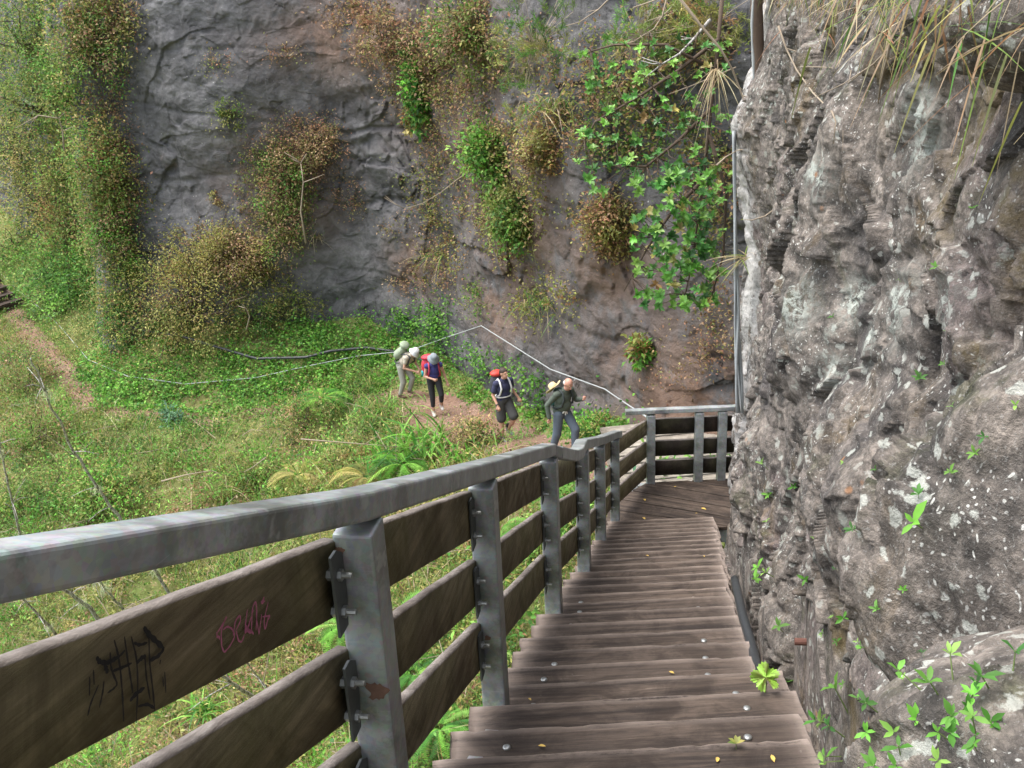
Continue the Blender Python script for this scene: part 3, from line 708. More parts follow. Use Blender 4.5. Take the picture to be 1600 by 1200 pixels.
# ------------------------------------------------------------------ graffiti on the first board
def ink(board, strokes, w, rgb, name):
    """strokes: pixel polylines traced on the board's stair-side face"""
    Mi = board.matrix_basis.inverted(); R0 = board.matrix_basis
    n = np.array((R0.to_3x3() @ Vector((1, 0, 0)))[:]); c = np.array((R0 @ Vector((.0262, 0, 0)))[:])
    V = []; Fs = []
    for st in strokes:
        ww = w
        if isinstance(st, tuple): ww, st = st
        P = []
        for px, py in st:
            r = ray(px, py); P.append(np.array((Mi @ Vector((r*((c@n)/(r@n))).tolist()))[:]))
        P = np.array(P); Q = []
        for a, b in zip(P[:-1], P[1:]):
            for t in np.linspace(0, 1, 5, endpoint=False): Q.append(a+(b-a)*t)
        Q.append(P[-1]); Q = np.array(Q)
        for _ in range(2): Q[1:-1] = (Q[:-2]+2*Q[1:-1]+Q[2:])/4
        t = np.gradient(Q, axis=0); t /= np.linalg.norm(t, axis=1)[:, None]+1e-9
        s = np.cross(t, (1, 0, 0)); wv = ww*(1+.25*np.sin(np.arange(len(Q))*1.7))*np.minimum(1, .45+.25*np.minimum(np.arange(len(Q)), np.arange(len(Q))[::-1]))
        b0 = len(V)
        for i in range(len(Q)):
            V += [Q[i]+s[i]*wv[i], Q[i]-s[i]*wv[i]]
        Fs += [[b0+2*i, b0+2*i+1, b0+2*i+3, b0+2*i+2] for i in range(len(Q)-1)]
    me = bpy.data.meshes.new(name); me.from_pydata([v.tolist() for v in V], [], Fs)
    return link(name, me, simple(name+'_ink', rgb, .7, .3, 90), board)
cz = lambda L: [(120+x*.2125, 900+y*.2125) for x, y in L]
b00 = boards[0, 0]
dk = ink(b00, [(.0042, cz([(145, 595), (165, 630), (215, 640), (265, 620), (320, 585)])), (.0042, cz([(205, 640), (215, 680), (228, 715)])), cz([(245, 560), (248, 640), (258, 700), (300, 795), (270, 830), (225, 860)]),
    cz([(200, 770), (190, 860), (165, 970)]), cz([(275, 470), (300, 560), (320, 680), (335, 860), (345, 1070)]), cz([(350, 445), (372, 600), (400, 780), (412, 860)]), (.003, cz([(262, 700), (330, 675), (405, 640)])),
    cz([(400, 445), (440, 600), (450, 800), (437, 1080)]), (.003, cz([(320, 585), (355, 545)])), (.003, cz([(420, 490), (460, 510), (520, 490)])), (.005, cz([(492, 375), (530, 430), (585, 480), (642, 535)])), (.0042, cz([(642, 535), (600, 590), (530, 625)])),
    (.0045, cz([(440, 640), (480, 600), (510, 590)])), cz([(500, 580), (510, 740), (540, 910)]), cz([(530, 440), (535, 640), (555, 800), (575, 1000)]), cz([(95, 740), (93, 880)]), cz([(122, 690), (128, 800)]), cz([(632, 740), (640, 815)]), cz([(646, 705), (655, 860)]),
    cz([(617, 615), (610, 650)]), (.0045, cz([(390, 920), (430, 870), (500, 820)])), (.003, cz([(450, 960), (520, 940), (575, 975)])), cz([(160, 800), (100, 940), (80, 1030)])], .0022, (.008, .008, .010), 'graffiti')
pk = ink(b00, [cz([(1030, 410), (1032, 455), (1045, 440), (1050, 470)]), cz([(1100, 295), (1060, 400), (1065, 520), (1085, 565), (1130, 510), (1165, 440), (1140, 385), (1105, 370), (1075, 395)]), cz([(1035, 415), (1075, 350), (1105, 300)]),
    cz([(1150, 440), (1165, 330), (1200, 285), (1205, 330), (1170, 400)]), cz([(1170, 400), (1190, 480), (1215, 485), (1232, 430)]), cz([(1255, 245), (1240, 350), (1238, 440), (1300, 250)]), cz([(1245, 380), (1290, 410), (1300, 430)]),
    (.004, cz([(1240, 360), (1250, 400), (1290, 415)])), cz([(1285, 400), (1290, 240), (1315, 180), (1325, 250), (1318, 400)]), cz([(1318, 290), (1340, 430)]), cz([(1340, 430), (1360, 280)]), cz([(1360, 195), (1378, 150), (1370, 205), (1352, 190), (1385, 185)]),
    cz([(1408, 190), (1375, 330), (1385, 405), (1410, 290)]), cz([(1365, 300), (1425, 290), (1400, 330)])], .0020, (.48, .14, .26), 'graffiti')
dk['label'] = 'black scrawled tag in quote marks'; pk['label'] = 'pink scribbled tag'
# ------------------------------------------------------------------ lower walkway seen through the railing
low = empty('lower_walkway', (2.2, 15.4, -7.4), 'pale weathered boards of the lower walkway seen through the landing railing', 'walkway')
for i in range(9):
    y = 14.6+i*.30
    me = plank_mesh('plank', 3.4, .27, .05, 90+i, 20, 4, False); o = link('plank', me, M['oldwood'], low)
    o.location = (1.1+.0*i, y-15.4, .0+.02*i-.15); o.rotation_euler = (0, -.05, .02)
# wooden steps far along the path
far = atY(0, 470, 36.0)
fs = empty('wooden_steps', far+np.array([-1.0, .2, -.2]), 'weathered wooden steps entering at the left edge above the dirt path', 'steps', rz=-.5)
for i in range(5):
    m = MB(); m.box((-.9-.35*i, 0, .22*i+.1), (.42, 1.9, .10), bev=.01); m.build('step', M['tread'], fs)
m = MB(); m.bar((-.6, -.85, -.15), (-2.6, -.85, 1.0), .10, .28); m.build('stringer', M['darkwood'], fs)
m = MB(); m.bar((-.6, .85, -.15), (-2.6, .85, 1.0), .10, .28); m.build('stringer', M['darkwood'], fs)
fs.location = Vector((far+np.array([.75, -.6, -.25])).tolist())
# ------------------------------------------------------------------ hose, cable, pipe, pin
def cable(name, pts, r, mat, label, cat, kk=6, sub=6, sag=.0):
    P = [np.array(p) for p in pts]; Q = []
    for a, b in zip(P[:-1], P[1:]):
        for t in np.linspace(0, 1, sub, endpoint=False): q = a+(b-a)*t; q[2] -= sag*np.linalg.norm(b-a)*4*t*(1-t); Q.append(q)
    Q.append(P[-1]); m = MB(); m.tube(Q, r, kk); o = m.build(name, mat, smooth=True, origin=Q[len(Q)//2]); return tag(o, label, cat)
def onrock(px, py, off=.16, trees=None):
    h = cast(px, py, trees); d = ray(px, py); d /= np.linalg.norm(d); return h[0]-d*off
_lin = lambda a, b, n: [(a[0]+(b[0]-a[0])*t, a[1]+(b[1]-a[1])*t) for t in np.linspace(0, 1, n, endpoint=False)]
cab = [onrock(x, y, .25) for x, y in [(-15, 412), (30, 455), (66, 484), (92, 508), (138, 562), (200, 588), (290, 600), (400, 590), (480, 572), (560, 556), (640, 548), (695, 528)]+_lin((752, 509), (860, 577), 6)+_lin((860, 577), (945, 608), 4)+_lin((945, 608), (992, 640), 3)]
cab += [atY(1008, 650, 12.6), atY(1016, 655, 11.5)]
cable('safety_cable', cab, .012, M['rope'], 'thin pale safety cable strung along the foot of the cliff to the railing', 'cable', sub=1)
hz = [cast(x, y)[0]+np.array([0, -.25, .12]) for x, y in ((170, 488), (215, 515), (245, 522), (285, 526), (330, 540), (405, 562), (480, 560), (520, 550), (575, 545), (612, 550), (645, 556), (668, 568))]
cable('water_hose', hz, .045, M['hose'], 'black water hose lying along the green bank above the path', 'hose')
nb = []
rng = random.Random(4)
m = MB()
for s in range(14):
    pts = []; ph = rng.uniform(0, 6)
    for i in range(26):
        t = i/25; y = 205+t*440; x = 1147+9*t**1.5+(1.2+4.5*sstep(np.array(t), .35, .8))*math.sin(ph+t*7+s)*.8
        pts.append(atY(x, y, 10.62+.04*math.sin(s*2.1)+.03*math.cos(t*9+s)))
    m.tube(pts, .011 if s > 2 else .016, 5)
o = m.build('rope_bundle', M['netrope'], smooth=True, origin=atY(1150, 400, 10.65)); tag(o, 'grey bundle of old ropes hanging down the white-crusted rock corner', 'rope')
# dark drainpipe between steps and rock
cable('drain_pipe', [atY(1148, 905, 5.6), atY(1160, 960, 4.9), atY(1172, 1000, 4.55), atY(1188, 1062, 4.0), atY(1200, 1120, 3.7)], .027, M['hose'], 'black pipe running down between the step ends and the rock', 'pipe', 12)
cable('timber_post', [atY(1176, 905, 9.6)+np.array([.02, 0, -.6]), atY(1152, 845, 9.4), ], .07, M['darkwood'], 'dark stub of timber wedged between the steps and rock below the landing', 'post', 12)
h = cast(1260, 1003, B_wall); m = MB(); m.tube([h[0]-h[1]*.05, h[0]+h[1]*.07], .016, 12); tag(m.build('iron_pin', simple('rusty_iron', (.12, .05, .035), .8, .3, 60), origin=h[0]), 'short rusty iron pin sticking out of the grey rock near the steps', 'pin')
# dead vertical trunk at the top of the corner
tr = empty('dead_trunk', atY(1180, 150, 10.6), 'dark dead trunk with a white flank standing at the top of the rock corner', 'tree')
loc = np.array(tr.location[:])
m = MB(); m.tube([atY(1184+2*math.sin(i), 150-i*28, 10.55)-loc for i in range(9)], [.05, .06, .055, .06, .065, .06, .065, .06, .06], 10); m.build('trunk', M['darkwood'], tr, smooth=True)
m = MB(); m.tube([atY(1176+1.5*math.sin(i*1.3), 148-i*28, 10.45)-loc for i in range(9)], [.006, .010, .016, .010, .015, .012, .016, .014, .015], 7); m.build('root', M['rope'], tr, smooth=True)
# ------------------------------------------------------------------ vegetation
R_ = np.array(CR); U_ = np.array([0, 0, 1.])
PAL = dict(
    lush=[(.10, .27, .035), (.15, .36, .05), (.07, .20, .03), (.22, .42, .08)],
    green=[(.07, .18, .03), (.11, .24, .045), (.05, .12, .025), (.16, .27, .06)],
    dark=[(.04, .10, .02), (.06, .14, .03), (.03, .07, .018), (.10, .17, .04)],
    olive=[(.15, .17, .045), (.19, .21, .06), (.10, .13, .035), (.25, .23, .08), (.12, .18, .04)],
    yellow=[(.26, .24, .07), (.20, .21, .06), (.30, .26, .10), (.15, .16, .04), (.20, .12, .05)],
    rust=[(.16, .09, .05), (.24, .13, .08), (.20, .16, .07), (.12, .08, .045), (.16, .17, .06), (.30, .20, .12)],
    straw=[(.42, .34, .21), (.34, .26, .16), (.50, .42, .28), (.26, .20, .12)],
    bright=[(.12, .28, .05), (.07, .20, .04), (.18, .34, .07), (.05, .15, .035)],
    blue=[(.10, .22, .12), (.16, .30, .18), (.07, .16, .08)],
    pink=[(.40, .24, .18), (.33, .20, .15)],
)
for _k, _s in (('rust', 1.35), ('yellow', 1.3), ('olive', 1.25), ('dark', 1.4)): PAL[_k] = [tuple(q*_s for q in c_) for c_ in PAL[_k]]
def unit(v): return v/(np.linalg.norm(v, axis=-1, keepdims=True)+1e-9)
def pal(names, n):
    if isinstance(names, str): names = [names]
    P = np.array(sum([PAL[k] for k in names], [])); c = P[RNG.integers(0, len(P), n)]
    return np.clip(c*1.5, 0, .75)*RNG.uniform(.75, 1.25, (n, 1))*RNG.uniform(.93, 1.07, (n, 3))
class LV:
    def __init__(s): s.V = []; s.F = []; s.C = []; s.n = 0
    def put(s, V, Fc, C): s.V.append(V.reshape(-1, 3)); s.F.append(Fc+s.n); s.C.append(C); s.n += V.size//3
    def leaf(s, P, t, nrm, L, W, C):
        n = len(P); t = unit(t); w = unit(np.cross(t, nrm)); nn = np.cross(w, t)
        L = np.broadcast_to(L, (n,))[:, None]; W = np.broadcast_to(W, (n,))[:, None]
        V = np.stack([P, P+.45*L*t+.5*W*w+.12*L*nn, P+L*t-.05*L*nn, P+.45*L*t-.5*W*w+.12*L*nn], 1)
        s.put(V, np.arange(4*n).reshape(n, 4), C)
    def rnd(s, P, out, L, asp, C, flat=.5):
        n = len(P); d = unit(RNG.normal(size=(n, 3))+out*1.0); nrm = unit(RNG.normal(size=(n, 3))*flat*.75+np.array([0, -.15, 1.])+out*.3)
        L = L*RNG.uniform(.6, 1.35, n); s.leaf(P, d, nrm, L, L*asp, C)
    def oval(s, P, t, nrm, L, W, C):
        """broad leaf with six outline points and a fold along the midrib"""
        n = len(P); t = unit(t); w = unit(np.cross(t, nrm)); nn = np.cross(w, t)
        L = np.broadcast_to(L, (n,))[:, None]; W = np.broadcast_to(W, (n,))[:, None]
        pts = [P, P+.35*L*t, P+.72*L*t-.03*L*nn, P+L*t-.12*L*nn]
        a = [P+.28*L*t+.42*W*w+.10*W*nn, P+.65*L*t+.5*W*w+.12*W*nn]; b = [P+.28*L*t-.42*W*w+.10*W*nn, P+.65*L*t-.5*W*w+.12*W*nn]
        V = np.stack(pts+a+b, 1); k = np.arange(n)[:, None]*8
        Fc = np.concatenate([k+np.array([[0, 1, 5, 4]]), k+np.array([[1, 2, 3, 5]]), k+np.array([[0, 6, 7, 1]]), k+np.array([[1, 7, 3, 2]])])
        s.put(V, Fc, np.tile(C, (4, 1)))
    def blade(s, P, d, L, W, C, droop=.5, seg=4):
        n = len(P); d = unit(d); hz_ = d*np.array([1, 1, 0]); side = unit(np.cross(d, U_)+RNG.normal(size=(n, 3))*.15)
        L = np.broadcast_to(L, (n,))[:, None]; W = np.broadcast_to(W, (n,))[:, None]; droop = np.broadcast_to(droop, (n,))[:, None]
        rows = []
        for i in range(seg+1):
            u = i/seg; c = P+L*u*d-np.array([0, 0, 1.])*L*droop*u*u+hz_*L*droop*.4*u*u
            ww = W*.5*(1-u**1.8)*(.6+.8*min(u*3, .5))+.0004
            rows += [c-side*ww, c+side*ww]
        V = np.stack(rows, 1); k = np.arange(n)[:, None]*(2*seg+2)
        Fc = np.concatenate([k+np.array([[2*i, 2*i+1, 2*i+3, 2*i+2]]) for i in range(seg)])
        s.put(V, Fc, np.tile(C, (seg, 1)))
    def build(s, name, parent=None, mat=None, origin=None):
        V = np.concatenate(s.V)
        if origin is not None: V = V-np.array(origin)
        me = np_mesh(name, V, np.concatenate(s.F), smooth=False, col=np.concatenate(s.C))
        o = link(name, me, mat or M['leaf'], parent)
        if origin is not None and parent is None: o.location = Vector([float(q) for q in origin])
        return o
def inview(P, m=60):
    q = P@np.stack([CR, CD, _f], 1); x = 800+F*q[:, 0]/q[:, 2]; y = 600+F*q[:, 1]/q[:, 2]
    return (q[:, 2] > 0) & (x > -m) & (x < 1250) & (y > -m) & (y < 1200+m)
# ---- ground cover over the slope
lushc = [cast(*q)[0] for q in ((590, 520), (500, 530), (660, 510), (210, 600), (160, 575), (270, 610), (385, 570), (370, 620), (420, 590), (700, 560), (560, 600), (840, 620), (930, 665), (480, 620), (760, 580))]
lushr = [1.8, 1.6, 1.6, 1.5, 1.3, 1.5, 1.4, 1.3, 1.3, 1.3, 1.2, 1.0, 1.2, 1.2, .9]
drycs = [cast(*q)[0] for q in ((340, 715), (400, 720), (420, 700), (250, 820), (350, 890), (700, 620), (480, 690), (250, 960))]
def gauss(P, C, Rr):
    g = np.zeros(len(P))
    for c, r in zip(C, Rr): g = np.maximum(g, np.exp(-((P[:, 0]-c[0])**2+(P[:, 1]-c[1])**2)/r**2))
    return g
def scatter(n, x0, x1, y0, y1):
    X = RNG.uniform(x0, x1, n); Y = RNG.uniform(y0, y1, n)
    d, _ = path_d(X, Y); k = (Y < foot_y(X)+.1) & (X < XR(Y)+.5)
    wd = np.where((Y > 16.5) & (Y < 24.5) & (X > -3), .8, np.where(X < -3.6, np.where(X > -12.5, -.1, .30), .5))
    k &= np.abs(d) > wd+.12*RNG.normal(size=n)
    X, Y, d = X[k], Y[k], d[k]; Z = hill_z(X, Y); P = np.column_stack([X, Y, Z]); k = inview(P, 90)
    return P[k], d[k]
lv = LV()
Pc, dc = scatter(22000, -24, 3.2, 2.5, 42)
tonen = fbm(Pc*np.array([1, 1, 0]), 3.2, 3, 301); tone2 = fbm(Pc*np.array([1, 1, 0]), 1.1, 3, 305); lg = gauss(Pc, lushc, lushr); dg = gauss(Pc, drycs, [1.6]*len(drycs))
for key, m in (('lush', lg > .45), ('green', (lg <= .45) & (tonen > .12)), ('olive', (lg <= .45) & (tonen <= .12) & (tonen > -.18)), ('yellow', (lg <= .45) & (tonen <= -.18) & (tone2 > -.1)), ('rust', (lg <= .45) & (tonen <= -.18) & (tone2 <= -.1))):
    m = m & (RNG.uniform(size=len(Pc)) > dg*.5)
    C = Pc[m]; n = len(C)
    if n == 0: continue
    k = 34; rad = RNG.uniform(.12, .42, n)*(1.1 if key != 'lush' else .9)
    off = RNG.normal(size=(n, k, 3))*np.array([1, 1, .55])*rad[:, None, None]*.6; off[:, :, 2] = np.abs(off[:, :, 2])
    P = C[:, None]+off; out = unit(off).reshape(-1, 3)
    base = pal(key if key != 'yellow' else ['yellow', 'olive'], n); c = np.repeat(base, k, 0)*RNG.uniform(.65, 1.3, (n*k, 1)); mixm = RNG.uniform(size=n*k) < .35
    c[mixm] = pal(['olive', 'green'] if key != 'rust' else ['rust', 'straw'], mixm.sum())
    lv.rnd(P.reshape(-1, 3), out, .072 if key != 'lush' else .085, .55 if key != 'lush' else .85, c)
gc = tag(lv.build('ground_cover'), kind='stuff')
# near slope under the railing gets a denser, finer layer
lv = LV(); Pc, dc = scatter(2600, -6, 2.2, 2., 16)
k = 30; n = len(Pc); off = RNG.normal(size=(n, k, 3))*np.array([1, 1, .6])*.16; off[:, :, 2] = np.abs(off[:, :, 2])
tn2 = fbm(Pc*np.array([1, 1, 0]), 1.4, 3, 311); base = np.where((tn2 > .0)[:, None], pal(['lush', 'green'], n), pal(['olive', 'yellow', 'green'], n))
lv.rnd((Pc[:, None]+off).reshape(-1, 3), unit(off).reshape(-1, 3), .06, .45, np.repeat(base, k, 0)*RNG.uniform(.7, 1.3, (n*k, 1)))
tag(lv.build('low_herbs'), kind='stuff')
# grass
lv = LV()
Pc, dc = scatter(42000, -24, 3., 3, 42)
g2 = fbm(Pc*np.array([1, 1, 0]), 1.8, 3, 321); edge = np.exp(-((np.abs(dc)-.55)/.35)**2)*(fbm(Pc*np.array([1, 1, 0]), 1.5, 2, 325) > -.12)
keep = RNG.uniform(size=len(Pc)) < np.clip(.10+.5*sstep(g2, .0, .4)+.9*edge, 0, 1)
Pc = Pc[keep]; edge = edge[keep]; n = len(Pc); k = 7
P = np.repeat(Pc, k, 0)+RNG.normal(size=(n*k, 3))*np.array([.07, .07, 0]); E_ = np.repeat(edge, k)
d = RNG.normal(size=(n*k, 3))*.45+np.array([0, 0, 1.]); L = np.where(E_ > .3, RNG.uniform(.12, .28, n*k), RNG.uniform(.2, .6, n*k))
c = np.where((E_ > .3)[:, None], pal('lush', n*k), pal(['olive', 'olive', 'straw', 'green', 'yellow'], n*k))
lv.blade(P, d, L, .014, c, RNG.uniform(.1, .7, n*k), 2)
tag(lv.build('grass'), kind='stuff')
# creepers clinging to the cliff
lv = LV()
def cling(cx, cy, rx, ry, n, key, size, clump=22, asp=.55, lift=.10, spread=.16, out=.12):
    m = max(4, n//clump); a = RNG.uniform(0, 2*PI, m); r = np.sqrt(RNG.uniform(0, 1, m))
    for x, y in zip(cx+rx*r*np.cos(a), cy+ry*r*np.sin(a)):
        h = cast(x, y); s = spread*RNG.uniform(.5, 1.5); off = RNG.normal(size=(clump, 3))*s*np.array([1, .5, 1]); P = h[0]+off+np.array([0, -lift, 0])-unit(ray(x, y))*RNG.uniform(0, out)
        base = pal(key, 1); c = np.where(RNG.uniform(size=(clump, 1)) < .6, base*RNG.uniform(.7, 1.3, (clump, 1)), pal(key, clump))
        lv.rnd(P, unit(off+np.array([0, -.5, .3])), size, asp, c)
for a in ((160, 420, 60, 60, 2600, ['green', 'olive', 'yellow'], .06), (170, 290, 40, 80, 1800, ['olive', 'yellow', 'rust'], .06), (150, 480, 60, 30, 1500, ['green', 'olive'], .06), (560, 20, 60, 25, 600, 'rust', .07), (610, 70, 60, 40, 900, 'rust', .06), (700, 90, 90, 70, 3200, ['rust', 'olive'], .06), (720, 190, 80, 60, 1900, ['rust', 'rust', 'olive'], .055), (640, 120, 50, 60, 1000, 'rust', .055), (690, 290, 60, 60, 1500, ['rust', 'olive'], .055),
          (690, 390, 40, 60, 1300, ['rust', 'yellow'], .055), (800, 330, 50, 80, 2200, ['olive', 'rust', 'yellow'], .06), (850, 210, 80, 40, 1600, ['yellow', 'rust'], .06), (950, 350, 45, 50, 1200, ['rust', 'yellow'], .055), (850, 470, 50, 40, 800, ['olive', 'yellow'], .055),
          (820, 90, 70, 50, 900, ['rust', 'olive'], .06), (950, 120, 80, 70, 1500, ['rust', 'olive'], .06), (1060, 60, 80, 60, 1600, ['olive', 'rust'], .06), (1000, 200, 90, 70, 1700, ['rust', 'olive', 'green'], .06), (1110, 300, 40, 90, 1300, ['rust', 'olive'], .055), (1120, 500, 30, 80, 500, 'rust', .05),
          (1060, 560, 60, 60, 350, 'rust', .04), (430, 300, 60, 90, 1400, ['rust', 'olive'], .06), (480, 210, 60, 30, 700, 'rust', .055), (540, 300, 30, 30, 250, 'rust', .05), (380, 400, 50, 40, 900, ['rust', 'yellow'], .06), (330, 390, 90, 40, 1500, ['yellow', 'rust'], .06),
          (170, 130, 35, 50, 500, 'rust', .06), (185, 190, 25, 40, 300, 'rust', .05), (200, 240, 20, 20, 120, 'rust', .05), (350, 100, 30, 14, 160, ['rust', 'olive'], .05), (360, 180, 25, 20, 200, 'olive', .05), (450, 80, 40, 12, 150, 'rust', .05), (640, 440, 30, 20, 250, 'rust', .05), (620, 350, 25, 18, 140, 'rust', .05),
          (560, 330, 25, 12, 100, ['rust', 'yellow'], .05), (890, 330, 20, 10, 60, 'olive', .05), (740, 470, 25, 30, 350, ['olive', 'green'], .055), (680, 480, 30, 20, 250, 'green', .06), (160, 30, 60, 50, 1200, ['olive', 'rust'], .065), (60, 60, 90, 80, 2800, ['olive', 'yellow', 'green'], .065),
          (60, 200, 100, 90, 3600, ['olive', 'yellow', 'green'], .065), (70, 330, 110, 80, 3600, ['olive', 'green', 'yellow'], .065), (60, 430, 100, 60, 2400, ['green', 'olive'], .065), (200, 330, 40, 60, 700, ['rust', 'olive'], .06), (410, 440, 60, 40, 900, ['yellow', 'olive'], .06), (470, 480, 40, 20, 500, 'olive', .06)):
    L_ = a[0] < 215 and a[1] < 450 and a[4] > 1000; cling(a[0], a[1], a[2], a[3], int(a[4]*(1.9 if L_ else 1.5)), a[5], a[6]*(1.7 if L_ else 1.4), out=.7 if L_ else .15, spread=.22 if L_ else .16)
tag(lv.build('cliff_creeper'), kind='stuff')
lv = LV()
for (x, y, rx, ry, n) in ((590, 525, 130, 32, 3600), (480, 530, 60, 30, 1500), (660, 500, 50, 22, 900), (210, 600, 95, 40, 2800), (150, 570, 30, 40, 700), (390, 600, 60, 55, 2800), (700, 560, 50, 25, 700), (780, 575, 40, 22, 600), (835, 620, 22, 40, 500), (560, 570, 60, 25, 700), (480, 600, 60, 40, 900), (935, 670, 55, 28, 900), (1060, 745, 60, 6, 420), (1120, 742, 25, 6, 260)):
    cling(x, y, rx, ry, n, ['lush', 'lush', 'green', 'bright'], .075, 20, .9, .05, .16)
tag(lv.build('ivy'), kind='stuff')
lv = LV()
for _ in range(900):   # brown leaf litter on the path
    t = RNG.integers(0, len(pp)); off = RNG.normal()*.5*wid[t]*1.2; p = pp[t, :2]+nr[t]*off; z = hill_z(np.array([p[0]]), np.array([p[1]]))[0]+.055
    P = np.array([[p[0], p[1], z]])+RNG.normal(size=(5, 3))*np.array([.15, .15, .004]); lv.leaf(P, RNG.normal(size=(5, 3))*np.array([1, 1, .1]), np.tile([0, 0, 1.], (5, 1))+RNG.normal(size=(5, 3))*.3, .055, .03, pal(['rust', 'pink', 'straw'], 5))
tag(lv.build('leaf_litter'), kind='stuff')
# tall undergrowth on the slope below the path
lv = LV(); Pc, dc = scatter(5200, -22, 2.0, 4, 38); Pc = Pc[dc < -.75]; dry = gauss(Pc, drycs, [1.3]*len(drycs)); Pc = Pc[RNG.uniform(size=len(Pc)) > dry*.5]; n = len(Pc); k = 40
tn3 = fbm(Pc*np.array([1, 1, 0]), 2.6, 3, 341); t4 = fbm(Pc*np.array([1, 1, 0]), 1.2, 2, 345)
base = np.where((tn3 > .15)[:, None], pal('lush', n), np.where((tn3 > -.12)[:, None], pal(['olive', 'green'], n), np.where((t4 > .1)[:, None], pal(['rust', 'yellow'], n), pal(['yellow', 'olive'], n))))
hgt = RNG.uniform(.25, .75, n)*(1+.5*tn3); u = RNG.uniform(0, 1, (n, k, 1)); off = RNG.normal(size=(n, k, 3))*np.array([.17, .17, .05])*(.5+u)+u*np.array([0, 0, 1.])*hgt[:, None, None]
lv.rnd((Pc[:, None]+off).reshape(-1, 3), unit(off).reshape(-1, 3)*.8, .095, .42, np.repeat(base, k, 0)*RNG.uniform(.7, 1.25, (n*k, 1)))
k = 10; P = np.repeat(Pc, k, 0)+RNG.normal(size=(n*k, 3))*np.array([.15, .15, 0]); lv.blade(P, RNG.normal(size=(n*k, 3))*.5+np.array([0, 0, 1.]), RNG.uniform(.4, 1.25, n*k), .018, pal(['straw', 'olive', 'lush', 'yellow'], n*k), RNG.uniform(.1, .6, n*k), 3)
tag(lv.build('undergrowth'), kind='stuff')
Pc, dc = scatter(1500, -20, 2.0, 5, 36); Pc = Pc[dc < -.6]; mb = MB()
for p in Pc[:420]:
    d_ = unit(RNG.normal(size=3)*np.array([1, 1, .5])+np.array([0, 0, .35])); L_ = random.uniform(.3, 1.3); q_ = p+np.array([0, 0, .15]); mb.tube([q_, q_+d_*L_*.5+RNG.normal(size=3)*.05, q_+d_*L_], [.011, .009, .004], 4, cap=False)
tag(mb.build('dead_stalks', M['twig']), kind='stuff')
# ---- single shrubs
def twigs(mb, base, tips, r0=.012, wob=.12, k=4):
    for tp in tips:
        L = np.linalg.norm(tp-base); n = 5; pts = [base+(tp-base)*(i/n)+(RNG.normal(size=3)*wob*L*.25 if 0 < i < n else 0) for i in range(n+1)]
        mb.tube(pts, list(np.linspace(r0, r0*.3, n+1)), k, cap=False)
def shrub(label, px, py, rx, ry, n, key, size=.06, cat='shrub', name='shrub', asp=.5, group=None, depth=.8, trees=None, ncl=None, broad=False, bare=5, D=None, wood='darkwood'):
    if D is None: h = cast(px, py, trees); c0 = h[0]; dist = h[2]; nr_ = h[1]
    else: c0 = atY(px, py, D); dist = np.linalg.norm(c0); nr_ = np.array([0, -1., .3])
    s = dist/F; a, b = rx*s, ry*s; dp = min(a, b)*depth
    vd = unit(ray(px, py)); up = np.cross(CR, vd); up = up if up[2] > 0 else -up
    n = int(n*2.0); size = size*1.38; c = c0-vd*dp*.8; base = c0+nr_*.02-up*b*.55
    ncl = ncl or int(np.clip(n/34, 8, 60)); u = unit(RNG.normal(size=(ncl, 3)))*RNG.uniform(.25, 1, (ncl, 1))**.5
    cc = c+u[:, :1]*a*.85*CR+u[:, 1:2]*dp*vd+u[:, 2:]*b*.85*up
    q_ = RNG.uniform(size=ncl); dn_ = q_ < .30; cc[dn_] -= up*(b*RNG.uniform(.2, .9, (dn_.sum(), 1))); so_ = q_ > .86; cc[so_] = c+(cc[so_]-c)*1.35
    which = RNG.integers(0, ncl, n); cr_ = RNG.uniform(.10, .34, ncl)*min(a, b)
    off = RNG.normal(size=(n, 3))*cr_[which][:, None]; P = cc[which]+off
    cb = pal(key, ncl)*RNG.uniform(.75, 1.25, (ncl, 1)); c_ = cb[which]*RNG.uniform(.75, 1.25, (n, 1)); mm = RNG.uniform(size=n) < .25; c_[mm] = pal(key, mm.sum())
    root = empty(name, base, label, cat, group)
    L = LV(); (L.rnd if not broad else L.rnd)(P, unit(P-c+off), size, asp, c_); fo = L.build('foliage', root, origin=base)
    mb = MB(); tips = cc[RNG.integers(0, ncl, min(ncl, 22))]-vd*min(a, b)*.15; twigs(mb, base, tips, max(.006, .02*a), .25)
    if bare:
        tt_ = c+unit(RNG.normal(size=(bare, 3))+np.array([0, -.4, .3]))*np.array([a, a, b])*1.15; twigs(mb, base, tt_, .010, .3)
    mb.build('branches', M[wood], root, origin=None if False else base, smooth=True).location = (0, 0, 0)
    return root
G1 = 'shrubs clothing the left of the cliff'
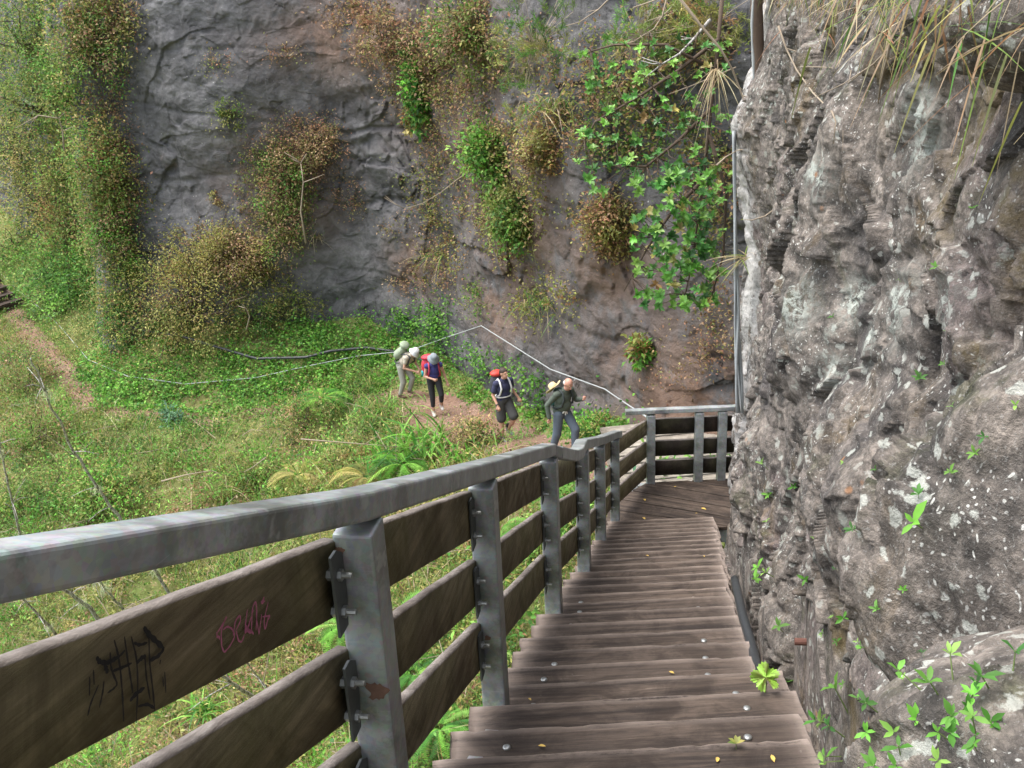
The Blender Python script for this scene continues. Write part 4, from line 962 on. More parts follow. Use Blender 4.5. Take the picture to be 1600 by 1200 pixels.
SH = [
 ('olive shrub high in the top left corner of the cliff', 45, 45, 75, 60, 2600, ['olive', 'green'], .065),
 ('brownish shrub at the top beside the bare grey cliff edge', 140, 60, 50, 60, 1700, ['green', 'olive', 'rust'], .06),
 ('green shrub on the upper left cliff below the corner shrub', 70, 140, 80, 55, 2600, ['green', 'olive'], .065),
 ('bushy dull green shrub at the left edge with a bare twig fan in front', 30, 220, 60, 60, 2200, ['olive', 'green', 'yellow'], .065),
 ('yellow-green shrub against the grey cliff edge halfway down the left', 145, 240, 55, 60, 2200, ['yellow', 'olive', 'lush', 'green'], .06),
 ('pale olive shrub in the middle of the left hanging thicket', 80, 310, 80, 55, 2600, ['olive', 'yellow'], .065),
 ('light green shrub low at the left edge above the dark rock patch', 30, 370, 50, 50, 1700, ['lush', 'green', 'olive'], .065),
 ('brown-green shrub touching the foot of the bare grey cliff', 165, 345, 50, 55, 1900, ['rust', 'olive', 'green', 'lush'], .06),
 ('dense deep green bush overhanging the cable at left', 115, 445, 85, 58, 3400, ['lush', 'dark', 'green'], .085),
 ('broad golden-olive bush spreading over the bank below the cliff', 290, 455, 100, 75, 5200, ['yellow', 'yellow', 'olive'], .055),
 ('reddish brown bush against the lower grey cliff', 355, 395, 60, 42, 2200, ['rust', 'yellow'], .055),
 ('dark green bush beneath the golden-olive bush', 205, 510, 65, 48, 2600, ['dark', 'green', 'yellow'], .06),
 ('low olive bush between the golden bush and the grey rock', 400, 495, 60, 32, 1800, ['olive', 'yellow', 'green'], .055),
 ('drab olive bush beside the dirt path at far left', 45, 590, 55, 55, 2400, ['olive', 'dark', 'rust'], .055),
 ('dark tangled bush below the bend of the dirt path', 55, 680, 70, 50, 2400, ['dark', 'olive', 'rust'], .055),
 ('olive bush above the handrail at the far left edge', 55, 775, 65, 45, 2200, ['olive', 'green'], .055),
 ('bright green leafy bush behind the leaning bare trunk', 155, 765, 50, 55, 1900, ['lush', 'olive'], .065),
 ('leafy green shrub filling the gap below the top left corner shrub', 100, 120, 50, 60, 2400, ['green', 'olive', 'lush'], .065),
 ('pale green shrub in the middle of the left thicket behind the twig fan', 105, 240, 45, 70, 2600, ['lush', 'olive', 'yellow'], .065),
 ('yellow-green shrub directly above the dense deep green bush', 110, 350, 55, 60, 2600, ['olive', 'lush', 'yellow'], .065),
 ('green shrub with brown dead leaves hanging on the grey cliff', 440, 270, 42, 55, 1900, ['green', 'olive', 'rust'], .06),
 ('rust-coloured shrub on the grey cliff above the green one', 490, 225, 42, 36, 1300, ['rust'], .055),
 ('brown and green shrub trailing at the lower edge of the cliff ledge', 440, 345, 45, 40, 1500, ['rust', 'olive', 'green'], .055),
 ('thin bright green sapling on the brown streak of the cliff', 650, 130, 20, 55, 700, ['bright', 'lush'], .10),
 ('small yellow-green sprig below the bright sapling', 645, 175, 20, 22, 260, ['bright', 'yellow'], .09),
 ('leafy green shrub at the centre of the cliff', 765, 240, 45, 40, 1500, ['green', 'lush', 'olive'], .085),
 ('yellowish shrub to the right of the central green shrub', 850, 235, 45, 28, 1300, ['yellow', 'rust'], .06),
 ('olive trailing shrub in the crack left of the brown rock', 800, 335, 36, 45, 1500, ['olive', 'green'], .07),
 ('round yellow and rust bush alone on the grey rock left of the hanging leaves', 950, 350, 36, 38, 1300, ['yellow', 'rust'], .055),
 ('green and brown shrub at the top of the brown cliff streak', 735, 40, 60, 40, 1700, ['green', 'rust', 'olive'], .065),
 ('brown shrub at the top right of the dark cliff', 600, 45, 42, 32, 900, ['rust'], .055),
 ('small green shrub standing in front of the buttress by the cable', 935, 672, 42, 26, 1300, ['green', 'lush', 'yellow'], .05),
 ('leafy bush beside the trail below the hikers', 745, 690, 42, 40, 1800, ['green', 'olive', 'rust'], .05),
 ('thin twiggy bush with small leaves left of the strappy plant', 480, 660, 55, 50, 1300, ['olive', 'yellow', 'rust'], .05),
 ('twiggy shrub in front of the green ivy bank', 560, 610, 40, 42, 1100, ['olive', 'green'], .055),
 ('dull shrub on the slope right above the handrail', 420, 745, 60, 30, 1500, ['olive', 'green'], .055),
 ('soft olive shrub on the slope above the middle of the handrail', 560, 715, 60, 30, 1500, ['yellow', 'olive', 'green'], .055),
 ('small silvery blue-green plant beside the worn path', 270, 655, 18, 24, 260, ['blue'], .09),
 ('small green sprig on the grey rock above the landing', 1003, 545, 22, 24, 260, ['lush', 'yellow'], .09),
 ('round olive tuft clinging to the upper dark cliff', 360, 175, 20, 14, 260, ['olive', 'green'], .055),
 ('tiny yellow-brown tuft on the smooth dark cliff', 338, 308, 12, 14, 160, ['yellow', 'rust'], .05),
]
for a in SH: shrub(*a, group=G1 if a[1] < 210 and a[2] < 420 else None)
# ferny / feathery shrub (top centre) and others made of fine needles
def feathery(label, px, py, rx, ry, D, key, n=46, size=.5):
    c = atY(px, py, D); s = np.linalg.norm(c)/F; root = empty('feathery_bush', c, label, 'bush'); L = LV(); mb = MB()
    for _ in range(n):
        u = RNG.normal(size=3)*.5; p = c+np.array([u[0]*rx*s, u[1]*.5*rx*s, u[2]*ry*s]); d = unit(RNG.normal(size=3)*.7+np.array([-.3, -.2, .7])); k = 60
        t = RNG.uniform(0, 1, k); P = p+d*t[:, None]*size*.8; dd = unit(d*.8+RNG.normal(size=(k, 3))*.6)
        L.leaf(P, dd, RNG.normal(size=(k, 3)), RNG.uniform(.07, .15, k), .012, pal(key, 1)*RNG.uniform(.7, 1.3, (k, 1))); mb.tube([c, (c+p)/2+RNG.normal(size=3)*.04, p, p+d*size*.8], [.008, .006, .005, .002], 3, cap=False)
    L.build('foliage', root, origin=c); mb.build('branches', M['twig'], root, origin=c).location = (0, 0, 0)
feathery('soft feathery light green bush at the top centre of the cliff', 835, 70, 75, 70, 19, ['olive', 'green'], 60)
feathery('feathery grey-green bush among the white branches at upper right', 1000, 55, 80, 60, 16.5, ['olive', 'green'], 50, .45)
feathery('wispy green growth beside the dead trunk at the top', 1110, 45, 55, 55, 14.5, ['olive', 'yellow'], 30, .4)
# ---- broadleaf tree hanging in front of the cliff
bt = empty('broadleaf_tree', atY(1100, -30, 13.6), 'glossy broad-leaved tree hanging down in front of the cliff left of the rock corner', 'tree'); bo = np.array(bt.location[:])
ros = []
def in_region():
    while True:
        r = random.random()
        if r < .50: x, y = random.gauss(1075, 34), random.uniform(270, 480)
        elif r < .92: x, y = random.uniform(900, 1140), random.uniform(60, 300)
        else: x, y = random.uniform(985, 1030), random.uniform(330, 470)
        if x < 1142 and x > 890+ max(0, (y-230))*.45: return x, y
L = LV(); mb = MB()
for i in range(330):
    x, y = in_region(); Dp = random.uniform(13.1, 14.2); p = atY(x, y, Dp)
    ax = unit(RNG.normal(size=3)*.35+np.array([-.1, -.75, .75])); k = random.randint(7, 13); th = np.arange(k)*2.4+random.random()*6; e1 = unit(np.cross(ax, [1, 0, .1])); e2 = np.cross(ax, e1)
    tl = RNG.uniform(-.1, 1.3, k)[:, None]; d = unit((np.cos(th)[:, None]*e1+np.sin(th)[:, None]*e2)+tl*ax)
    Ln = RNG.uniform(.06, .125, k)*(1 if y > 250 else .8)
    key = 'bright' if random.random() < .8 else ('lush' if random.random() < .7 else 'yellow')
    L.oval(np.tile(p, (k, 1)), d, np.tile(ax, (k, 1))-d*.2, Ln, Ln*.42, pal(key, 1)*RNG.uniform(.6, 1.3, (k, 1))); ros.append(p)
L.build('foliage', bt, mat=mk_leaf('glossy_leaf', .3, .35), origin=bo)
ros = np.array(ros)
br = [[(1130, -20), (1120, 90), (1108, 200), (1095, 310), (1080, 420), (1066, 480)], [(1125, 60), (1060, 110), (1000, 150), (930, 190), (905, 235)], [(1110, 170), (1060, 220), (1010, 260), (965, 260)], [(1100, 280), (1050, 330), (1010, 390), (975, 455)], [(1118, 110), (1040, 70), (960, 70), (905, 85)], [(1108, 210), (1135, 300), (1130, 400), (1110, 470)]]
for b in br:
    mb.tube([atY(x, y, 13.75) for x, y in b], list(np.linspace(.030, .008, len(b))), 6)
BP = np.array([atY(*[b[j][q]+(b[j+1][q]-b[j][q])*t for q in (0, 1)], 13.75) for b in br for j in range(len(b)-1) for t in (0, .33, .66)])
for p in ros:
    q = BP[np.argmin(np.linalg.norm(BP-p, axis=1))]; mid = (p+q)/2+RNG.normal(size=3)*.05; mb.tube([q, mid, p], [.007, .005, .004], 4, cap=False)
mb.build('branches', M['darkwood'], bt, origin=bo, smooth=True).location = (0, 0, 0)
# ---- pale bare branches
def branch(label, pts, D, r=.012, mat='twig', name='bare_branch', side=4, tree=None):
    P = [atY(x, y, D+.12*math.sin(i*2.1)) if tree is None else onrock(x, y, .05, tree) for i, (x, y) in enumerate(pts)]
    if tree is not None:
        ds = np.array([np.linalg.norm(p) for p in P]); md = np.median(ds); P = [p*(min(x_, md*1.08)/x_) for p, x_ in zip(P, ds)]
    mb = MB(); mb.tube(P, list(np.linspace(r, r*.35, len(P))), 6)
    for j in range(side):
        i = random.randint(1, len(P)-1); a = P[i]; L = np.linalg.norm(P[-1]-P[0])*random.uniform(.12, .3); d = unit(np.cross(unit(P[i]-P[i-1]), [0, 1, 0])*random.choice((-1, 1))+unit(P[i]-P[i-1])*.9+RNG.normal(size=3)*.2)
        mb.tube([a, a+d*L*.5+RNG.normal(size=3)*.03*L, a+d*L], [r*.5, r*.35, r*.2], 4)
    return tag(mb.build(name, M[mat], smooth=True, origin=P[0]), label, 'branch')
branch('pale bare branch reaching down left at the top centre', [(960, -10), (935, 15), (905, 35), (885, 40)], 15, .014, side=1)
branch('pale forked branch at the top between feathery bushes', [(1045, -15), (1035, 25), (1022, 45), (990, 65), (965, 70)], 15, .014)
branch('long white curved branch crossing to the rock corner', [(1060, -5), (1095, 40), (1125, 75), (1145, 110), (1160, 150), (1172, 190), (1176, 210)], 10.8, .016, side=3)
branch('grey lichen-covered branch with a pale tuft at upper right', [(1110, 30), (1085, 60), (1062, 84), (1035, 100), (1012, 118)], 13, .022, 'bark')
branch('thin pale branch slanting across the broad-leaved tree', [(1150, 105), (1110, 122), (1075, 136), (1045, 147)], 12.6, .010, side=3)
branch('pale thin branches fanning at the top right of the bushes', [(990, 12), (1030, -2), (1080, -8)], 14, .012)
branch('arching bare twig across the middle of the cliff', [(742, 262), (715, 280), (690, 300), (660, 318), (632, 326)], 24, .018, side=3)
branch('pale upright dead stem in the hanging cliff shrub', [(478, 380), (470, 330), (474, 285), (470, 255)], 27.5, .03, side=4)
branch('bare hooked stem beside the golden bush', [(385, 515), (390, 495), (385, 482), (372, 478)], 26.5, .02, side=1)
branch('fan of grey bare twigs in the left thicket', [(100, 235), (98, 205), (92, 185), (60, 180), (25, 200)], 28, .025, side=8)
branch('white bare twig fan above the left thicket', [(115, 15), (112, 0), (118, -20)], 29, .02, side=6)
branch('pale dead stick lying across the olive slope', [(252, 752), (290, 742), (330, 735)], 19.5, .018, side=2)
branch('long pale fallen stem lying below the hikers on the slope', [(470, 686), (520, 690), (570, 694), (640, 700)], 20.5, .016, side=3)
branch('broken grey stick on the bare earth patch', [(415, 715), (395, 730), (380, 738)], 20.5, .016, side=2)
branch('brown hanging root beside the rust streak', [(796, 255), (790, 290), (786, 330), (784, 365)], 23.5, .022, 'twig')
branch('thin vertical root right of the brown root', [(766, 275), (768, 310), (770, 345), (774, 372)], 24, .018, 'twig')
branch('long thin pale root curving down the near rock', [(1216, 40), (1228, 75), (1245, 110), (1270, 145), (1300, 175), (1306, 190), (1302, 225)], 6, .007, side=2, tree=B_wall)
branch('dry reed stalk leaning across the near rock', [(1440, 30), (1400, 65), (1365, 100), (1325, 130)], 5, .006, side=3, tree=B_wall)
branch('upright dry reed stalk against the near rock', [(1395, 40), (1386, 90), (1376, 130), (1372, 162)], 5, .006, side=2, tree=B_wall)
branch('short pale stalk slanting under the reed stalks', [(1250, 104), (1290, 105), (1330, 110)], 5, .004, side=1, tree=B_wall)
branch('pale short twig near the top of the hanging ropes', [(1120, 258), (1135, 245), (1152, 235)], 10.4, .012, side=1)
branch('thin brown stem arching from the rock to the hanging leaves', [(1213, 325), (1195, 338), (1175, 344), (1163, 343)], 9.6, .009, side=1)
# ---- leaning bare saplings on the lower slope
def sapling(label, pts, r, lich=3):
    h = cast(*pts[0]); Y0 = h[0][1]; n = len(pts); P = [h[0]+np.array([0, 0, -.1])]+[atY(x, y, Y0-.55*(i+1)) for i, (x, y) in enumerate(pts[1:])]
    root = empty('bare_tree', P[0], label, 'tree', 'bare saplings on the slope'); o = P[0]; mb = MB()
    Q = []
    for a, b in zip(P[:-1], P[1:]):
        for t in (0, .25, .5, .75): Q.append(a+(b-a)*t+RNG.normal(size=3)*.018)
    Q.append(P[-1]); r *= .72; mb.tube(Q, list(np.linspace(r, r*.35, len(Q))), 8); mb.build('trunk', M['bark'], root, smooth=True, origin=o).location = (0, 0, 0)
    for _ in range(7):
        i = random.randint(len(Q)//3, len(Q)-2); d = unit(RNG.normal(size=3)+np.array([0, -.2, .6])); L = random.uniform(.3, .9); mb = MB(); mb.tube([Q[i], Q[i]+d*L*.5+np.array([0, 0, .04]), Q[i]+d*L], [r*.3, r*.2, r*.1], 5)
        mb.build('branch', M['bark'], root, smooth=True, origin=o).location = (0, 0, 0)
    for _ in range(lich):
        lv_ = LV(); i = random.randint(2, len(Q)-2); k = 60; P_ = Q[i]+RNG.normal(size=(k, 3))*.05; lv_.blade(P_, RNG.normal(size=(k, 3))+np.array([0, 0, -.6]), .12, .01, np.tile([.50, .55, .34], (k, 1))*RNG.uniform(.8, 1.2, (k, 1)), .5, 2); lv_.build('lichen_tuft', root, origin=o)
sapling('tall thin leaning bare trunk crossing the bend of the dirt path', [(275, 940), (230, 872), (185, 808), (140, 745), (108, 690), (85, 645), (68, 605), (48, 560)], .055)
sapling('thin bare trunk rising at the left edge above the handrail', [(34, 850), (26, 810), (14, 760), (2, 705), (-8, 660)], .05)
sapling('thick pale-blotched trunk seen under the handrail at left', [(172, 985), (140, 950), (100, 922), (60, 880), (20, 850)], .075, 2)
sapling('slim trunk with a pale lichen beard under the handrail', [(200, 955), (175, 930), (150, 905), (110, 860)], .045, 5)
sapling('slanting grey trunk at the far left under the handrail', [(92, 992), (60, 960), (32, 935), (-10, 890)], .05, 1)
sapling('mottled trunk seen between the top two boards', [(418, 1102), (385, 1080), (352, 1062), (300, 1025)], .06, 0)
sapling('thin spotted stem beside the mottled trunk between the boards', [(428, 1084), (410, 1065), (392, 1045), (360, 1005)], .03, 0)
# ---- strappy plants, tufts and ferns
def strap(label, px, py, n, Ls, W, key, trees=None, droop=.75, up=1., name='strap_leaf_plant', cat='plant', D=None, spread=.12, lean=(0, -.2, 0), group=None):
    h = cast(px, py, trees) if D is None else (atY(px, py, D), None, 0); p = h[0]+(np.array([0, -.1, .32]) if up == 1. and droop < 1.1 and name != 'fern' and py > 550 else 0)
    root = empty(name, p, label, cat, group); P = np.tile(p, (n, 1))+RNG.normal(size=(n, 3))*spread*np.array([1, 1, .2]); d = RNG.normal(size=(n, 3))*.6+np.array([0, 0, up])+np.array(lean)
    L = LV(); L.blade(P, d, RNG.uniform(.5, 1, n)*Ls, W, pal(key, n), RNG.uniform(.4, 1.1, n)*droop, 5); L.build('leaves', root, origin=p); return root
strap('big arching strap-leaved plant on the slope below the hikers', 665, 715, 95, 1.5, .06, ['lush', 'bright'], spread=.42, droop=.6)
strap('second clump of arching strap leaves left of the big one', 590, 660, 60, .95, .045, ['lush', 'green', 'olive'], spread=.3)
strap('strappy green clump behind the trailside bush', 715, 735, 40, .8, .05, ['lush'], spread=.2)
strap('tall bright grass clump hiding the feet of the stooping woman', 632, 652, 70, .75, .022, ['lush', 'green', 'lush'], spread=.3, name='grass_tuft', cat='grass tuft')
strap('tall green grass clump to the left of the hikers', 590, 625, 80, .8, .022, ['lush', 'green', 'olive'], spread=.4, name='grass_tuft', cat='grass tuft')
strap('grassy clump right behind the woman with the crimson rucksack', 722, 608, 60, .45, .02, ['lush', 'green'], spread=.22, name='grass_tuft', cat='grass tuft')
strap('short green grass tuft on the bare soil beside the bald man', 812, 700, 70, .35, .018, ['lush', 'green'], spread=.2, name='grass_tuft', cat='grass tuft')
strap('arching green clump half hidden by the handrail below the hikers', 600, 735, 70, .9, .04, ['lush', 'bright'], spread=.3)
strap('olive grass clump on the slope above the left part of the handrail', 350, 775, 80, .9, .022, ['olive', 'lush', 'straw'], spread=.4, name='grass_tuft', cat='grass tuft')
strap('spiky bright rosette seen between the top two boards', 325, 1128, 60, .85, .045, ['bright', 'lush'], spread=.08, droop=.8)
strap('spiky rosette just above the third board near the first post', 520, 1095, 50, .6, .04, ['bright', 'lush'], spread=.08)
strap('long grassy tuft drooping from the upper cliff', 870, 170, 130, 1.15, .03, ['straw', 'olive', 'green'], droop=1.2, spread=.28, name='grass_tuft', cat='grass tuft')
strap('drooping grass tuft low on the cliff crack', 855, 470, 90, .9, .028, ['olive', 'straw', 'green'], droop=1.2, spread=.3, name='grass_tuft', cat='grass tuft')
strap('yellow-green grass hanging beside the rust streak', 690, 400, 80, .9, .028, ['yellow', 'lush', 'straw'], droop=1.2, spread=.25, name='grass_tuft', cat='grass tuft')
strap('pale green grass in the crack of the central cliff', 810, 340, 80, .9, .028, ['olive', 'lush', 'straw'], droop=1.2, spread=.25, name='grass_tuft', cat='grass tuft')
strap('small withered straw tuft on the dark cliff foot', 495, 372, 30, .55, .03, ['straw'], droop=1.2, spread=.08, name='grass_tuft', cat='grass tuft')
strap('straw-coloured spiky tuft jutting left from the rock corner', 1165, 402, 34, .42, .014, ['straw', 'olive'], D=10.5, droop=.5, up=.1, lean=(-.9, -.1, 0), spread=.03, name='grass_tuft', cat='grass tuft')
strap('hanging bundle of dry straw leaves beside the long white branch', 1118, 108, 30, .5, .014, ['straw'], D=11.5, droop=1.2, up=-.3, spread=.03, name='grass_tuft', cat='grass tuft')
for i, (x, y, lab) in enumerate(((1275, -22, 'dry straw fringe hanging at the top left of the near rock'), (1345, -35, 'thick straw fringe hanging in the middle of the rock top'), (1420, -30, 'green and straw grass hanging at the rock top beside the long blade'), (1490, -25, 'tall green grass hanging next to the top right boulder'), (1222, -25, 'thin straw wisps hanging by the dead trunk'))):
    h = cast(x, max(y, -20), B_wall); n = 150; p = h[0]-unit(ray(x, y))*.10; root = empty('hanging_grass', p, lab, 'grass')
    P = np.tile(p, (n, 1))+RNG.normal(size=(n, 3))*np.array([.08, .30, .07]); d = RNG.normal(size=(n, 3))*.45+np.array([-.25, -.1, -.55]); L = LV()
    key = ['straw', 'straw', 'rust', 'olive'] if i in (0, 1, 4) else ['green', 'straw', 'straw', 'rust', 'rust', 'olive']; L.blade(P, d, RNG.uniform(.06, .20, n), .0055, pal(key, n), .35, 4); L.build('leaves', root, origin=p)
def fern(label, px, py, n, L, key, D=None):
    h = cast(px, py) if D is None else (atY(px, py, D),); p = h[0]+np.array([0, -.1, .35]); root = empty('fern', p, label, 'fern'); lv_ = LV()
    for i in range(n):
        a = 2*PI*i/n+random.random()*.4; d = np.array([math.cos(a), math.sin(a), .55]); ln = L*random.uniform(.7, 1.1); k = 26; t = np.linspace(.1, 1, k); rib = p+ln*(t[:, None]*d-np.array([0, 0, .75])*(t[:, None]**2)); sd = unit(np.cross(d, U_))
        for s in (1, -1): lv_.leaf(rib, s*sd+.35*d, np.tile([0, 0, 1.], (k, 1)), ln*.30*np.sin(PI*(1-t)**.7*.95+.05)+.01, ln*.035, pal(key, 1)*RNG.uniform(.85, 1.15, (k, 1)))
    lv_.build('fronds', root, origin=p)
for i, (x, y, lab) in enumerate(((632, 745, 'fresh green fern just above the handrail'), (470, 760, 'olive fern behind the handrail left of the fresh one'), (885, 800, 'bright fern seen between the fourth and fifth posts'), (838, 850, 'bright fern seen between the second and third posts'), (700, 960, 'fern behind the second gap of the railing'), (545, 1000, 'fern left of the first tall post seen in the gap'), (575, 765, 'yellowish fern behind the handrail'), (505, 640, 'small fern in the grass below the hikers'), (650, 1075, 'lush green fern under the lowest gap beside the first post'), (690, 1160, 'fern beside the left ends of the nearest steps'))):
    fern(lab, x, y, 13, .9 if y < 770 else .75, ['bright', 'lush'] if i not in (1, 6) else ['olive', 'yellow'])
for i, (x, y, lab) in enumerate(((660, 1060, 'broad-leaved green herb in the gap right of the first post'), (735, 900, 'broad-leaved herb in the gap left of the second post'), (815, 985, 'broad-leaved herb at the foot of the third post'), (600, 1180, 'broad-leaved herb at the bottom beside the first post'), (1060, 748, 'broad-leaved herb showing under the landing railing'), (985, 770, 'dark leafy herb beside the landing corner'), (775, 1010, 'herb growing up beside the left step ends'))):
    h = cast(x, y); k = 60; p = h[0]+np.array([0, 0, .22]); root = empty('herb', p, lab, 'plant'); off = RNG.normal(size=(k, 3))*np.array([.28, .28, .12]); off[:, 2] = np.abs(off[:, 2]); L = LV()
    L.oval(p+off, unit(RNG.normal(size=(k, 3))+off*2), np.tile([0, -.1, 1.], (k, 1))+RNG.normal(size=(k, 3))*.4, .13*RNG.uniform(.6, 1.3, k), .07, pal(['lush', 'bright', 'green'] if i != 5 else ['dark', 'blue'], k)); L.build('leaves', root, origin=p)
# ---- seedlings on the near rock
def herb(px, py, sz, n, label, name='seedling', group=None, key=['bright', 'lush'], trees=None, asp=.34, cat='plant'):
    h = cast(px, py, trees or B_wall); s = h[2]/F*sz; p = h[0]; nrm = h[1]; nrm = nrm if nrm@ray(px, py) < 0 else -nrm
    root = empty(name, p, label, cat, group); ax = unit(nrm*.7+np.array([0, 0, .6])); L = LV()
    st = max(1, n//6); e = []
    for j in range(st):
        off = (RNG.normal(size=3)*s*.55 if st > 1 else np.zeros(3)); off -= nrm*(off@nrm); tip = p+off+ax*s*random.uniform(.35, .6); mb = MB(); mb.tube([p+off*.6-nrm*.01, tip], [s*.022, s*.014], 4); mb.build('stem', STEM, root, origin=p).location = (0, 0, 0)
        k = random.randint(3, 7); th = np.arange(k)*2*PI/k+random.random()*6+RNG.normal(size=k)*.35; e1 = unit(np.cross(ax, [0, 1, .2])); e2 = np.cross(ax, e1); d = unit(np.cos(th)[:, None]*e1+np.sin(th)[:, None]*e2+ax*RNG.uniform(.0, 1.3, (k, 1))); ln = s*RNG.uniform(.22, .62, k)/(1 if st == 1 else 1.3)
        L.oval(np.tile(tip, (k, 1))-ax*s*.1*RNG.uniform(0, 1, (k, 1)), d, np.tile(ax, (k, 1)), ln, ln*asp, pal(key, 1)*RNG.uniform(.85, 1.2, (k, 1)))
    L.build('leaves', root, origin=p)
STEM = simple('green_stem', (.14, .20, .06), .7, .2)
GS = 'small seedlings rooted in cracks of the near rock'
for (x, y, s) in ((1230, 1075, 30), (1222, 988, 30), (1180, 905, 24), (1345, 1010, 18), (1320, 965, 28), (1374, 955, 26), (1300, 970, 16), (1290, 995, 14), (1310, 1005, 18), (1352, 1015, 20), (1415, 925, 24), (1262, 905, 26), (1328, 896, 24), (1310, 893, 16), (1200, 822, 18), (1270, 840, 14), (1443, 1028, 18), (1325, 1075, 18), (1280, 1068, 22), (1345, 1098, 22), (1413, 1070, 18), (1340, 835, 26), (1350, 870, 16), (1200, 735, 26),
                  (1240, 762, 20), (1202, 775, 20), (1300, 640, 16), (1425, 665, 26), (1435, 600, 26), (1465, 485, 32), (1478, 520, 22), (1470, 425, 20), (1305, 500, 18), (1408, 442, 16), (1490, 640, 14), (1590, 645, 40), (1545, 690, 30), (1530, 715, 24), (1490, 745, 30), (1435, 780, 30), (1590, 518, 16), (1445, 305, 18), (1525, 330, 16), (1270, 105, 14), (1520, 120, 26), (1480, 570, 16), (1370, 735, 14), (1320, 730, 14), (1262, 650, 12)):
    if (x*7+y) % 4 == 0: continue
    herb(x, y, s*1.0, 6, 'small green seedling rooted in a crack of the grey rock face', group=GS)
herb(1440, 830, 62, 6, 'long-leaved light green plant at the left edge of the large boulder', 'plant', asp=.36)
herb(1490, 1075, 60, 30, 'leafy green herb patch above the bottom right boulder', 'herb_patch'); herb(1480, 1125, 60, 34, 'dense herb patch trailing down left of the bottom right boulder', 'herb_patch'); herb(1500, 1180, 56, 30, 'herb patch at the bottom edge right of the steps', 'herb_patch')
herb(1580, 1065, 66, 12, 'star-shaped green plant at the right edge above the lowest boulder', 'plant'); herb(1390, 1140, 56, 18, 'slender-leaved herb on the brown soil right of the step ends', 'plant'); herb(1315, 1150, 56, 24, 'herb tuft against the right end of the nearest steps', 'plant'); herb(1290, 1120, 46, 12, 'dark leafed herb in the gap between steps and rock', 'plant', key=['green', 'lush'])
herb(1145, 938, 40, 18, 'pale green herb poking up at the right step ends below the landing', 'plant'); herb(1205, 905, 40, 12, 'small herb spray on the rock above the black pipe', 'plant'); herb(1360, 1172, 40, 12, 'sprig on the brown soil at the bottom of the picture', 'plant'); herb(1400, 1190, 60, 18, 'herb at the bottom edge below the slender-leaved one', 'plant')
# lobed leaf and sprout on the steps
def ontread(px, py):
    r = ray(px, py)
    for yf, z, xl, xr in TREADS:
        p = r*(z/r[2])
        if yf-.31 < p[1] <= yf: return p
    return r*(LZ/r[2])
p = ontread(1197, 1085); root = empty('maple_like_seedling', p, 'bright lime lobed leaf sprouting between two steps', 'plant'); root.name = 'lobed_seedling'
lm = NT('lobed_leaf'); lc = lm.coord(); lr = lm.ramp(lm.noise(lc, 30, 3), .48, .56)
rad = lm.new('ShaderNodeVectorMath'); rad.operation = 'LENGTH'; lm.set(rad.inputs[0], lc); k_ = lm.ramp(rad.outputs['Value'], .085, .02, 0., .9)
lm.fin(lm.mix(lm.math('MULTIPLY', k_, lr), (.22, .40, .05), (.10, .10, .02)), .5)
V = [(0, 0, 0)]; nn_ = 120
for i in range(nn_):
    a = 2*PI*i/nn_; r = .064*(.56+.44*abs(math.cos(2.5*(a-PI/2)))**.55)+.004*math.sin(a*29); r *= (1 if abs(((a-1.5*PI+PI) % (2*PI))-PI) > .25 else .35); V.append((r*math.cos(a), r*math.sin(a), .014*math.cos(5*a)-.010*math.cos(2*a)-.006))
me = bpy.data.meshes.new('leaf'); me.from_pydata(V, [], [[0, i+1, (i+1) % nn_+1] for i in range(nn_)]); lo = link('leaf', me, lm.m, root); lo.location = (0, .02, .075); lo.rotation_euler = (math.radians(38), math.radians(-8), 0)
m = MB(); m.tube([(0, .01, 0), (.004, .015, .04), (0, .02, .07)], .0025, 5); m.build('stem', STEM, root)
p = ontread(1150, 1172); root = empty('sprout', p, 'tiny yellow-green sprout growing between the nearest steps', 'plant'); L = LV(); k = 5; L.oval(np.tile(p+np.array([0, 0, .03]), (k, 1)), np.array([[-1, 0, .3], [-.6, .5, .3], [1, .1, .4], [.5, .6, .4], [.1, .9, .5]]), np.tile([0, 0, 1.], (k, 1)), .034, .014, pal(['olive', 'yellow'], k)); L.build('leaves', root, origin=p)
m = MB(); m.tube([(0, 0, 0), (0, 0, .03)], .0015, 4); m.build('stem', STEM, root)
FL = simple('yellow_dead_leaf', (.50, .34, .08), .7, .3, 60)
proto = None
for i, (x, y) in enumerate(((1008, 784), (1008, 813), (1095, 795), (1014, 871), (1101, 872), (830, 1098), (853, 1170), (1090, 803), (1120, 1195), (1205, 1183), (1045, 1052), (1053, 762))):
    p = ontread(x, y)
    if proto is None:
        L = LV(); L.oval(np.zeros((1, 3)), np.array([[1., 0, .1]]), np.array([[0, 0, 1.]]), .05, .022, np.array([[.5, .34, .08]])); me = np_mesh('fallen_leaf', np.concatenate(L.V), np.concatenate(L.F), False); proto = o = link('fallen_leaf', me, FL)
    else: o = proto.copy(); COL.objects.link(o)
    o.location = (float(p[0]), float(p[1]), float(p[2])+.012); o.rotation_euler = (.1, .1, RNG.uniform(0, 6)); s = RNG.uniform(.4, .8) if i > 2 else 1.4; o.scale = (s, s, s)
    tag(o, 'small dead yellow leaf lying on the dark planks', 'leaf', 'fallen leaves scattered on the steps and landing')
